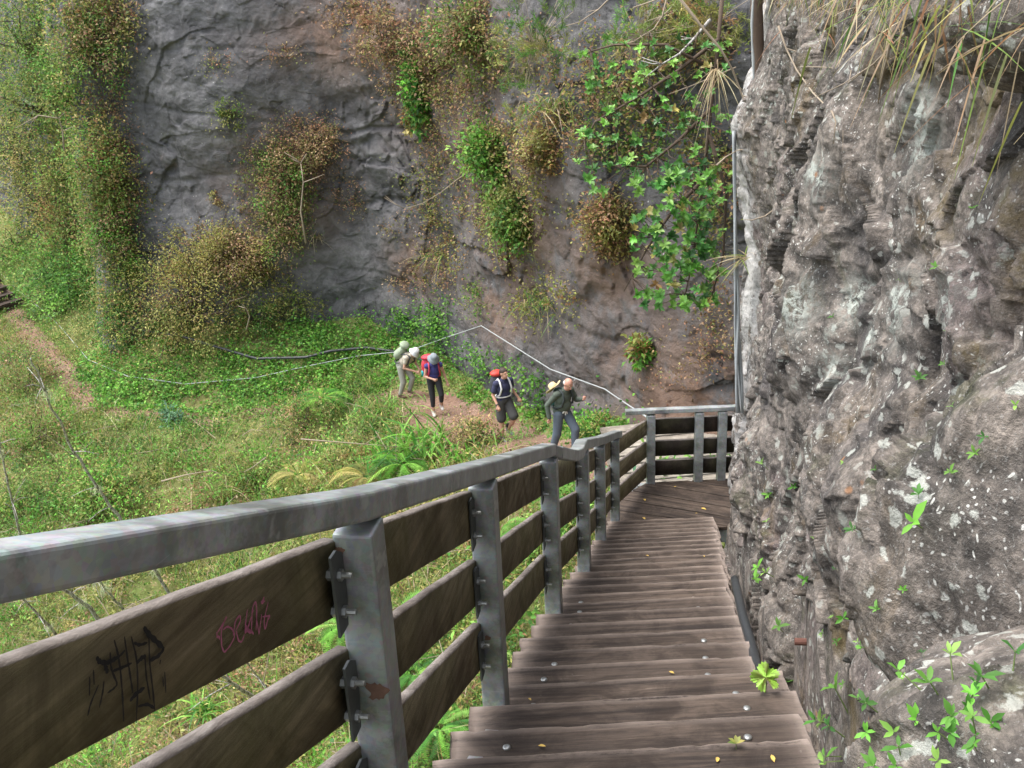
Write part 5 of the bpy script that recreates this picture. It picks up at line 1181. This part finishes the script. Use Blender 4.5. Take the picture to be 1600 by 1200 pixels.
# ------------------------------------------------------------------ people
MT = {}
def pm(name, c, rough=.8, var=.15, scale=25):
    if name not in MT: MT[name] = simple(name, c, rough, var, scale)
    return MT[name]
SKIN = pm('skin', (.50, .29, .21), .55, .10, 18)
def V3(*a): return np.array(a, float)
def blob(parts, name, mat, parent, vox=.009, smooth=3):
    """union of tapered limbs and ellipsoids, fused into one continuous surface"""
    bm = bmesh.new()
    for p in parts:
        if p[0] == 'c':                       # tapered capsule, optional flattening of the cross-section (depth factor)
            a, b, r0, r1 = V3(*p[1]), V3(*p[2]), p[3], p[4]; fl = p[5] if len(p) > 5 else 1.; k = 16
            t = b-a; L = np.linalg.norm(t); t = t/L; x = np.cross(t, (0, 1, 0)); x = x/np.linalg.norm(x) if np.linalg.norm(x) > .05 else np.array([1., 0, 0]); y = np.cross(t, x)
            rings = []
            for u in np.linspace(0, 1, 7): 
                ph = PI/2*(1-u); rings.append((a-t*r0*math.sin(ph), r0*math.cos(ph)))
            for u in np.linspace(0, 1, 7):
                ph = PI/2*u; rings.append((b+t*r1*math.sin(ph), r1*math.cos(ph)))
            vs = []
            for c, r in rings:
                r = max(r, 1e-4); vs.append([bm.verts.new((c+r*(math.cos(2*PI*j/k)*x+fl*math.sin(2*PI*j/k)*y)).tolist()) for j in range(k)])
            for r0_, r1_ in zip(vs[:-1], vs[1:]):
                for j in range(k): bm.faces.new((r0_[j], r0_[(j+1) % k], r1_[(j+1) % k], r1_[j]))
            bm.faces.new(vs[0][::-1]); bm.faces.new(vs[-1])
        else:                                 # ellipsoid ('e', centre, radii, euler)
            c, r = V3(*p[1]), p[2]; e = p[3] if len(p) > 3 else (0, 0, 0)
            from mathutils import Euler
            Mx = Matrix.Translation(Vector(c.tolist())) @ Euler(e).to_matrix().to_4x4() @ Matrix.Diagonal((*r, 1)); bmesh.ops.create_uvsphere(bm, u_segments=20, v_segments=12, radius=1, matrix=Mx)
    bmesh.ops.recalc_face_normals(bm, faces=bm.faces[:])
    me = bpy.data.meshes.new(name); bm.to_mesh(me); bm.free()
    o = bpy.data.objects.new('tmp', me); COL.objects.link(o)
    r = o.modifiers.new('r', 'REMESH'); r.mode = 'VOXEL'; r.voxel_size = vox; r.use_smooth_shade = True
    s = o.modifiers.new('s', 'SMOOTH'); s.iterations = smooth; s.factor = .5
    dg = bpy.context.evaluated_depsgraph_get(); me2 = bpy.data.meshes.new_from_object(o.evaluated_get(dg)); me2.name = name
    bpy.data.objects.remove(o); me2.materials.clear()
    me2.polygons.foreach_set('use_smooth', np.ones(len(me2.polygons), dtype=bool))
    return link(name, me2, mat, parent)
def lerp(a, b, t): return V3(*a)*(1-t)+V3(*b)*t
def hand(wr, el, s=1, curl=.6, thumb=1):
    """palm, four unequal bent fingers and a thumb continuing from the forearm"""
    wr, el = V3(*wr), V3(*el); d = unit(wr-el); side = unit(np.cross(d, (0, 1, .2))); n = np.cross(side, d)*thumb
    out = [('c', wr-d*.01, wr+d*.07, .026, .033, .5)]
    for i, (o, L) in enumerate(((-.027, .062), (-.009, .074), (.009, .070), (.026, .054))):
        b = wr+d*.085+side*o; m = b+unit(d*(1-curl*.5)+n*curl)*L*.5; t = m+unit(d*(.6-curl)+n*curl*1.1)*L*.5
        out += [('c', b-d*.02, m, .0095, .0088), ('c', m, t, .0088, .0075)]
    b = wr+d*.025+side*-.028; m = b+unit(d*.6-side*.8+n*.3)*.035; t = m+unit(d+n*.3)*.03
    out += [('c', b, m, .013, .011), ('c', m, t, .011, .009)]
    return out
def head_parts(hc, tilt=0., yaw=0., r=1.):
    """hc head centre; tilt>0 bows forward (towards -Y); returns parts and face frame"""
    R = np.array((Matrix.Rotation(yaw, 3, 'Z') @ Matrix.Rotation(tilt, 3, 'X'))); c = V3(*hc); w = lambda x, y, z: c+R@V3(x*r, y*r, z*r)
    e = (tilt, 0, yaw)
    P = [('e', w(0, .012, .02), (.076*r, .094*r, .10*r), e), ('e', w(0, -.022, -.045), (.056*r, .066*r, .072*r), e), ('c', w(0, -.088, .0), w(0, -.108, -.026), .009, .014), ('e', w(0, -.078, -.062), (.024, .016, .010), e), ('e', w(0, -.066, -.095), (.022, .020, .016), e),
         ('e', w(.078, .01, -.01), (.010, .020, .032), e), ('e', w(-.078, .01, -.01), (.010, .020, .032), e), ('e', w(0, -.078, .022), (.050, .014, .010), e)]
    return P, w, e
def face(root, w, e, lip=(.36, .13, .11)):
    for s in (-1, 1):
        m = MB(); bm_ = []; c = w(.030*s, -.082, .004); o = blob([('e', (0, 0, 0), (.0115, .007, .0065), e)], 'eye', pm('eye', (.05, .035, .03), .3), root, .003, 0); o.location = c.tolist()
    o = blob([('e', (0, 0, 0), (.021, .006, .005), e)], 'mouth', pm('lips', lip, .5), root, .003, 0); o.location = w(0, -.091, -.062).tolist()
def person(px, py, Y, rz, J, label, scale=1.):
    """J: joints in metres; x = the person's left, -y = forward, z = up"""
    f = atY(px, py, Y); z = hill_z(np.array([f[0]]), np.array([f[1]]))[0]+.05
    root = empty('person', (f[0], f[1], max(f[2], z)), label, 'person', None, rz); root.scale = (scale,)*3
    return root
def arms_legs(J, skin_only=False):
    P = []
    for s in 'lr':
        P += [('c', J['sh'+s], J['el'+s], .046, .036), ('c', J['el'+s], J['wr'+s], .036, .025)]+hand(J['wr'+s], J['el'+s], curl=J.get('curl', .8))
        P += [('c', J['hp'+s], J['kn'+s], .080, .055), ('c', J['kn'+s], J['an'+s], .055, .036), ('e', lerp(J['kn'+s], J['an'+s], .3)+V3(0, .012, 0), (.052, .055, .10))]
        f = V3(*J['an'+s]); toe = V3(*J['to'+s]); P += [('c', f-V3(0, 0, .03), toe, .034, .030), ('e', f+V3(0, .03, -.045), (.032, .04, .03))]
    return P
def torso(J, w=1., belly=0., dx=0.):
    pe, ch, nk = J['pe'], J['ch'], J['nk']
    P = [('e', pe, (.160*w+dx, .105+dx, .12)), ('e', lerp(pe, ch, .5)+V3(0, -belly*.5, 0), (.145*w+dx, .105+belly+dx, .16)), ('e', ch, (.165*w+dx, .115+dx, .17)), ('c', J['shl'], J['shr'], .056+dx, .056+dx), ('c', lerp(ch, nk, .5), nk, .075+dx, .056+dx)]
    return P
def sleeves(J, frac, r0=.058, r1=.050):
    P = []
    for s in 'lr':
        if frac <= 1: P.append(('c', J['sh'+s], lerp(J['sh'+s], J['el'+s], frac), r0, r1))
        else: P += [('c', J['sh'+s], J['el'+s], r0, r1), ('c', J['el'+s], lerp(J['el'+s], J['wr'+s], frac-1), r1, r1*.85)]
    return P
def trousers(J, frac, r0=.102, r1=.078, r2=.058):
    P = [('e', J['pe'], (.172, .122, .115))]
    for s in 'lr':
        if frac <= 1: P.append(('c', J['hp'+s], lerp(J['hp'+s], J['kn'+s], frac), r0, r1*1.08))
        else: P += [('c', J['hp'+s], J['kn'+s], r0, r1), ('c', J['kn'+s], lerp(J['kn'+s], J['an'+s], frac-1), r1, r2)]
    return P
def shoes(root, J, mat, sock=None):
    for s in 'lr':
        f, t = V3(*J['an'+s]), V3(*J['to'+s]); o = blob([('c', f+V3(0, .03, -.035), t+V3(0, -.01, 0), .044, .042, .8), ('c', f-V3(0, 0, .03), f+V3(0, .01, .03), .048, .050)], 'shoe', mat, root, .010); 
        if sock: blob([('c', f+V3(0, .01, .03), f+V3(0, .012, .10), .045, .046)], 'sock', sock, root, .010)
def body(J, root, tilt, yaw, mat=SKIN, w=1., belly=0., lip=(.36, .13, .11)):
    hp, wf, e = head_parts(J['hd'], tilt, yaw); blob(torso(J, w, belly)+arms_legs(J)+hp+[('c', J['nk'], V3(*J['hd'])+V3(0, .01, -.05), .055, .052)], 'body', mat, root, .0085, 2)
    face(root, wf, e, lip); return wf, e
def base_pose(**k):
    J = dict(pe=(0, 0, .98), ch=(0, 0, 1.28), nk=(0, .01, 1.47), hd=(0, -.03, 1.63), shl=(.18, .01, 1.41), shr=(-.18, .01, 1.41), ell=(.24, .05, 1.14), elr=(-.24, .05, 1.14), wrl=(.25, -.06, .90), wrr=(-.25, -.06, .90),
             hpl=(.09, 0, .93), hpr=(-.09, 0, .93), knl=(.10, -.02, .50), knr=(-.10, -.02, .50), anl=(.10, .04, .09), anr=(-.10, .04, .09), tol=(.11, -.12, .045), tor=(-.11, -.12, .045))
    J.update(k); return J
def pack(root_p, J, rz, col, label, trims, size=(.16, .11, .24), off=(0, .22, .02), lid=None, lean=0.):
    """rucksack on a person's back; its own top-level thing"""
    loc = root_p.matrix_basis @ Vector((V3(*J['ch'])+V3(*off)).tolist()); r = empty('backpack', loc, label, 'backpack', None, rz); x, y, z = size
    blob([('e', (0, 0, 0), (x, y, z)), ('e', (0, .02, -.08), (x*1.02, y*1.05, z*.75)), ('e', (0, .05, -.10), (x*.7, y*.9, z*.45))], 'pack_body', col, r, .012).rotation_euler = (lean, 0, 0)
    o = blob([('e', (0, .0, 0), (x*.95, y*1.05, .075))], 'lid', lid or col, r, .010); o.location = (0, -.01-math.sin(lean)*z*.8, z*.86); o.rotation_euler = (lean, 0, 0)
    o = blob([('e', (0, 0, 0), (x*.6, .045, z*.38))], 'front_pocket', trims, r, .010); o.location = (0, y+.02, -.05)
    back = np.array((Matrix.Translation(loc) @ Matrix.Rotation(rz, 4, 'Z')).inverted() @ root_p.matrix_basis)
    T = lambda p: (back @ np.append(V3(*p), 1))[:3]
    for s in (-1, 1):
        nk = V3(*J['nk']); ch = V3(*J['ch']); m = MB(); m.tube([T(ch+V3(.10*s, .14, .12)), T(nk+V3(.115*s, .035, .025)), T(nk+V3(.12*s, -.05, -.03)), T(ch+V3(.125*s, -.145, .03)), T(ch+V3(.15*s, -.10, -.12)), T(ch+V3(.16*s, .05, -.20))], .022, 8)
        m.build('strap', trims, r, smooth=True)
    m = MB(); pe = V3(*J['pe']); m.tube([T(pe+V3(.18*math.cos(a), .135*math.sin(a), .10)) for a in np.linspace(0, 2*PI, 20)], .018, 6); m.build('hip_belt', trims, r, smooth=True)
    return r
def sun_hat(root, w, e, col, band=None, r=.135):
    """bucket hat: crown and sloping brim"""
    k = 28; prof = [(.001, .135), (.05, .132), (.082, .11), (.092, .05), (.096, .035), (r, -.015), (r-.003, -.022), (.093, .027)]
    V = [w(0, 0, 0)*0]; V = []
    for rr, zz in prof:
        for j in range(k):
            a = 2*PI*j/k; V.append(w(rr*math.cos(a), .012+rr*1.12*math.sin(a), zz+.012*math.cos(2*a)*(rr/r)**3+.02))
    Fc = [[i*k+j, i*k+(j+1) % k, (i+1)*k+(j+1) % k, (i+1)*k+j] for i in range(len(prof)-1) for j in range(k)]+[list(range(k))]
    m = MB(); m.add(V, Fc); return m.build('sun_hat', col, root, smooth=True)
# --- 1: bald man in a grey-green jersey, striding up
J = base_pose(pe=(0, .03, .97), ch=(0, -.05, 1.25), nk=(0, -.11, 1.43), hd=(0, -.20, 1.57), shl=(.19, -.07, 1.37), shr=(-.19, -.05, 1.37), ell=(.29, -.12, 1.14), elr=(-.30, .10, 1.14), wrl=(.24, -.34, 1.22), wrr=(-.29, .06, .88),
              knl=(.12, -.24, .60), anl=(.11, -.22, .20), tol=(.12, -.38, .16), knr=(-.11, .04, .50), anr=(-.10, .20, .10), tor=(-.11, .05, .045), curl=1.)
RZ1 = math.radians(42); p1 = person(880, 714, 18.0, RZ1, J, 'bald man in a grey-green jersey and slate trousers striding up beside the cable')
wf, e = body(J, p1, .62, -.1, pm('ruddy_skin', (.52, .27, .20), .5, .1, 18), 1.05, .03)
blob(torso(J, 1.05, .045, .016)+sleeves(J, 1.93, .062, .052)+[('e', V3(*J['pe'])+V3(0, 0, .02), (.182, .135, .11))], 'jersey', pm('grey_green_knit', (.085, .105, .085), .9, .2, 40), p1, .010)
blob(trousers(J, 1.92, .106, .088, .068), 'trousers', pm('slate_cloth', (.10, .125, .16), .9, .2, 20), p1, .010)
shoes(p1, J, pm('dark_shoe', (.05, .045, .04), .7))
o = blob([('e', (0, 0, 0), (.078, .07, .055))], 'hair', pm('white_hair', (.55, .52, .50), .9, .2, 120), p1, .008); o.location = wf(0, .050, -.012).tolist()
def wld(p, J_, v): return p.matrix_basis @ Vector(V3(*v).tolist())
def pk(p, v, rz): return wld(p, J, v)
# straw hat hanging on his back
hl = wld(p1, J, V3(*J['nk'])+V3(-.10, .20, .02)); sh = empty('straw_hat', hl, 'wide-brimmed straw hat hanging on the bald man\'s back', 'hat', None, RZ1); m = MB(); k = 32; V = []
for rr, zz in ((.001, .125), (.04, .12), (.075, .10), (.085, .04), (.09, .02), (.14, .008), (.185, .022), (.187, .016), (.14, 0), (.088, .010)):
    for j in range(k): a = 2*PI*j/k; V.append((rr*math.cos(a), rr*math.sin(a), zz+.020*math.cos(2*a)*(rr/.18)**2))
m.add(V, [[i*k+j, i*k+(j+1) % k, (i+1)*k+(j+1) % k, (i+1)*k+j] for i in range(9) for j in range(k)]+[list(range(k))]); ho = m.build('hat_body', pm('straw', (.62, .50, .28), .8, .25, 90), sh, smooth=True)
m = MB(); m.tube([(.089*math.cos(a), .089*math.sin(a), .028) for a in np.linspace(0, 2*PI, 24)], .008, 6); m.build('hat_band', pm('straw_band', (.45, .34, .18)), sh, smooth=True)
sh.rotation_euler = (-.75, -.35, RZ1)
b1 = pack(p1, J, RZ1, pm('teal_fabric', (.02, .10, .09), .7), 'dark teal daypack on the bald man\'s back under the straw hat', pm('dark_webbing', (.03, .04, .04), .7), (.13, .08, .19), (0, .17, -.06), lean=.2)
cl = blob([('e', (0, 0, 0), (.055, .03, .035)), ('c', (-.03, 0, -.01), (-.06, .0, -.05), .022, .012), ('c', (.02, 0, -.02), (.05, -.01, -.09), .022, .012), ('c', (0, 0, -.02), (.0, -.01, -.10), .02, .012)], 'white_gloves', pm('white_cloth', (.72, .72, .70), .9), None, .007, 1)
cl.location = wld(p1, J, V3(*J['pe'])+V3(-.03, -.15, .05)); cl.rotation_euler = (0, 0, RZ1); tag(cl, 'pair of white gloves tucked in the bald man\'s waistband', 'gloves')
# --- 2: man in navy T-shirt and shorts, looking up
J = base_pose(ch=(0, -.02, 1.27), nk=(0, -.04, 1.46), hd=(0, -.09, 1.62), ell=(.26, .06, 1.15), elr=(-.25, .02, 1.13), wrl=(.33, -.10, .97), wrr=(-.24, -.16, .93), knl=(.12, -.24, .58), anl=(.10, .02, .22), tol=(.11, -.13, .16), knr=(-.09, -.03, .50), anr=(-.09, -.03, .09), tor=(-.10, -.19, .045), shl=(.19, -.02, 1.40), shr=(-.19, -.03, 1.40))
RZ2 = math.radians(30); p2 = person(790, 689, 20.5, RZ2, J, 'dark-haired man in a navy T-shirt and dark shorts looking up from the dirt path')
wf, e = body(J, p2, -.12, .15, pm('tanned_skin', (.47, .26, .18), .5, .1, 18))
blob(torso(J, 1.03, .01, .014)+sleeves(J, .62, .064, .066), 'shirt', pm('navy_cotton', (.035, .038, .085), .9, .2, 30), p2, .010)
blob(trousers(J, .86, .108, .104), 'shorts', pm('dark_shorts', (.055, .055, .055), .9, .2, 30), p2, .010)
shoes(p2, J, pm('grey_trainer', (.16, .16, .17), .7, .3, 80), pm('black_sock', (.02, .02, .02)))
o = blob([('e', (0, 0, 0), (.086, .098, .075)), ('e', (0, .03, -.04), (.084, .075, .07)), ('e', (.02, -.06, .02), (.05, .04, .03))], 'hair', pm('dark_brown_hair', (.045, .028, .02), .7, .3, 120), p2, .007); o.location = wf(0, .022, .055).tolist()
m = MB(); w_ = V3(*J['wrr']); d_ = unit(V3(*J['elr'])-w_); m.tube([w_+d_*.015, w_+d_*.04], .032, 10); m.build('watch', pm('black_watch', (.02, .02, .02), .4), p2, smooth=True)
pack(p2, J, RZ2, pm('charcoal_fabric', (.05, .05, .06), .7), 'charcoal rucksack with a red lid and white straps on the dark-haired man', pm('white_webbing', (.60, .60, .60), .7), (.17, .12, .27), (-.02, .24, .04), pm('red_fabric', (.55, .05, .035), .6))
# --- 3: woman in grey hat, blue top, red pack
J = base_pose(ch=(0, -.05, 1.22), nk=(0, -.11, 1.39), hd=(0, -.19, 1.53), pe=(0, .02, .95), shl=(.165, -.08, 1.34), shr=(-.165, -.08, 1.34), ell=(.25, -.04, 1.10), elr=(-.23, -.06, 1.07), wrl=(.31, -.10, .86), wrr=(-.06, -.24, 1.04), knl=(.13, -.18, .58), anl=(.13, -.02, .24), tol=(.14, -.16, .19), knr=(-.08, -.05, .49), anr=(-.08, -.02, .09), tor=(-.08, -.17, .045))
RZ3 = math.radians(12); p3 = person(683, 654, 23.1, RZ3, J, 'woman in a grey bucket hat, blue top and black three-quarter leggings on the path', 1.0)
wf, e = body(J, p3, .55, .1, w=.88)
blob(torso(J, .90, .01, .012)+sleeves(J, .10, .055, .055), 'top', pm('violet_blue_cotton', (.05, .05, .20), .9, .2, 30), p3, .010)
blob(trousers(J, 1.55, .098, .068, .056), 'leggings', pm('black_leggings', (.018, .018, .022), .8, .2, 30), p3, .010)
shoes(p3, J, pm('pale_trainer', (.48, .45, .42), .7, .2, 60))
sun_hat(p3, wf, e, pm('grey_cotton', (.23, .26, .29), .9, .2, 50), r=.150)
blob([('e', wf(0, .06, -.05).tolist(), (.078, .05, .08))], 'hair', pm('brown_hair', (.09, .05, .03), .7, .3, 120), p3, .008)
pack(p3, J, RZ3, pm('crimson_fabric', (.52, .035, .06), .6), 'crimson rucksack with a white patch on the woman in the grey hat', pm('crimson_trim', (.40, .03, .06), .6), (.19, .13, .25), (-.08, .22, .05))
bt_ = empty('water_bottle', wld(p3, J, V3(*J['pe'])+V3(-.24, .14, .14)), 'small turquoise bottle clipped to the crimson rucksack', 'bottle'); m = MB(); m.tube([(0, 0, -.07), (0, 0, .05), (0, 0, .07)], [.038, .038, .02], 14); m.build('bottle_body', pm('turquoise', (.02, .42, .50), .4), bt_, smooth=True); m = MB(); m.tube([(0, 0, .07), (0, 0, .095)], .018, 10); m.build('cap', pm('teal_cap', (.02, .25, .30), .4), bt_, smooth=True)
# --- 4: woman bending in pale clothes
J = base_pose(pe=(0, .10, .93), ch=(0, -.14, 1.14), nk=(0, -.27, 1.24), hd=(0, -.38, 1.31), shl=(.165, -.22, 1.20), shr=(-.165, -.22, 1.20), ell=(.20, -.24, .94), elr=(-.22, -.16, .93), wrl=(.08, -.42, .86), wrr=(-.06, -.42, .82), hpl=(.09, .06, .88), hpr=(-.09, .06, .88), knl=(.11, -.16, .54), anl=(.11, -.02, .16), tol=(.11, -.16, .11), knr=(-.10, .0, .46), anr=(-.10, .14, .09), tor=(-.10, .0, .045), curl=.9)
RZ4 = math.radians(58); p4 = person(637, 633, 24.9, RZ4, J, 'stooping woman in a white sun hat and beige clothes, last of the hikers')
wf, e = body(J, p4, .75, 0., w=.9)
blob(torso(J, .95, .02, .016)+sleeves(J, .45, .062, .06), 'shirt', pm('beige_cotton', (.42, .38, .31), .9, .2, 30), p4, .010)
blob(trousers(J, 1.9, .10, .078, .06), 'trousers', pm('stone_trousers', (.30, .30, .26), .9, .2, 30), p4, .010)
shoes(p4, J, pm('brown_boot', (.12, .08, .05), .8))
sun_hat(p4, wf, e, pm('white_cotton', (.62, .64, .66), .9, .2, 50), r=.145)
bp4 = pack(p4, J, RZ4, pm('sage_fabric', (.30, .36, .26), .8), 'pale sage rucksack on the stooping woman', pm('dark_strap', (.05, .055, .06), .7), (.17, .12, .25), (0, .20, .14), lean=.7)
# --- hiking pole / strap of the first man's hand is only a small thing: none is held
# ------------------------------------------------------------------ light
w = bpy.data.worlds.new('World'); scene.world = w; w.use_nodes = True
nt = w.node_tree; bg = nt.nodes['Background']
sky = nt.nodes.new('ShaderNodeTexSky'); sky.sky_type = 'NISHITA'; sky.sun_disc = False
SE, SR = math.radians(70), math.radians(266)
sky.sun_elevation = SE; sky.sun_rotation = SR; sky.air_density = 1.0; sky.dust_density = 3.5; sky.ozone_density = .6
hs = nt.nodes.new('ShaderNodeHueSaturation'); hs.inputs['Saturation'].default_value = .45
nt.links.new(sky.outputs[0], hs.inputs['Color']); nt.links.new(hs.outputs[0], bg.inputs['Color']); bg.inputs['Strength'].default_value = .15
sl = bpy.data.lights.new('sun', 'SUN'); sl.energy = 1.0; sl.angle = math.radians(45); sl.color = (1, .96, .9)
so = bpy.data.objects.new('sun', sl); COL.objects.link(so)
sd = Vector((math.sin(SR)*math.cos(SE), math.cos(SR)*math.cos(SE), math.sin(SE)))
so.rotation_euler = (-sd).to_track_quat('-Z', 'Y').to_euler()
scene.view_settings.view_transform = 'Standard'; scene.view_settings.look = 'None'; scene.view_settings.exposure = 1.65; scene.view_settings.gamma = 1
scene.render.engine = 'CYCLES'; scene.cycles.max_bounces = 5; scene.cycles.transparent_max_bounces = 4
try: scene.cycles.use_denoising = True
except Exception: pass
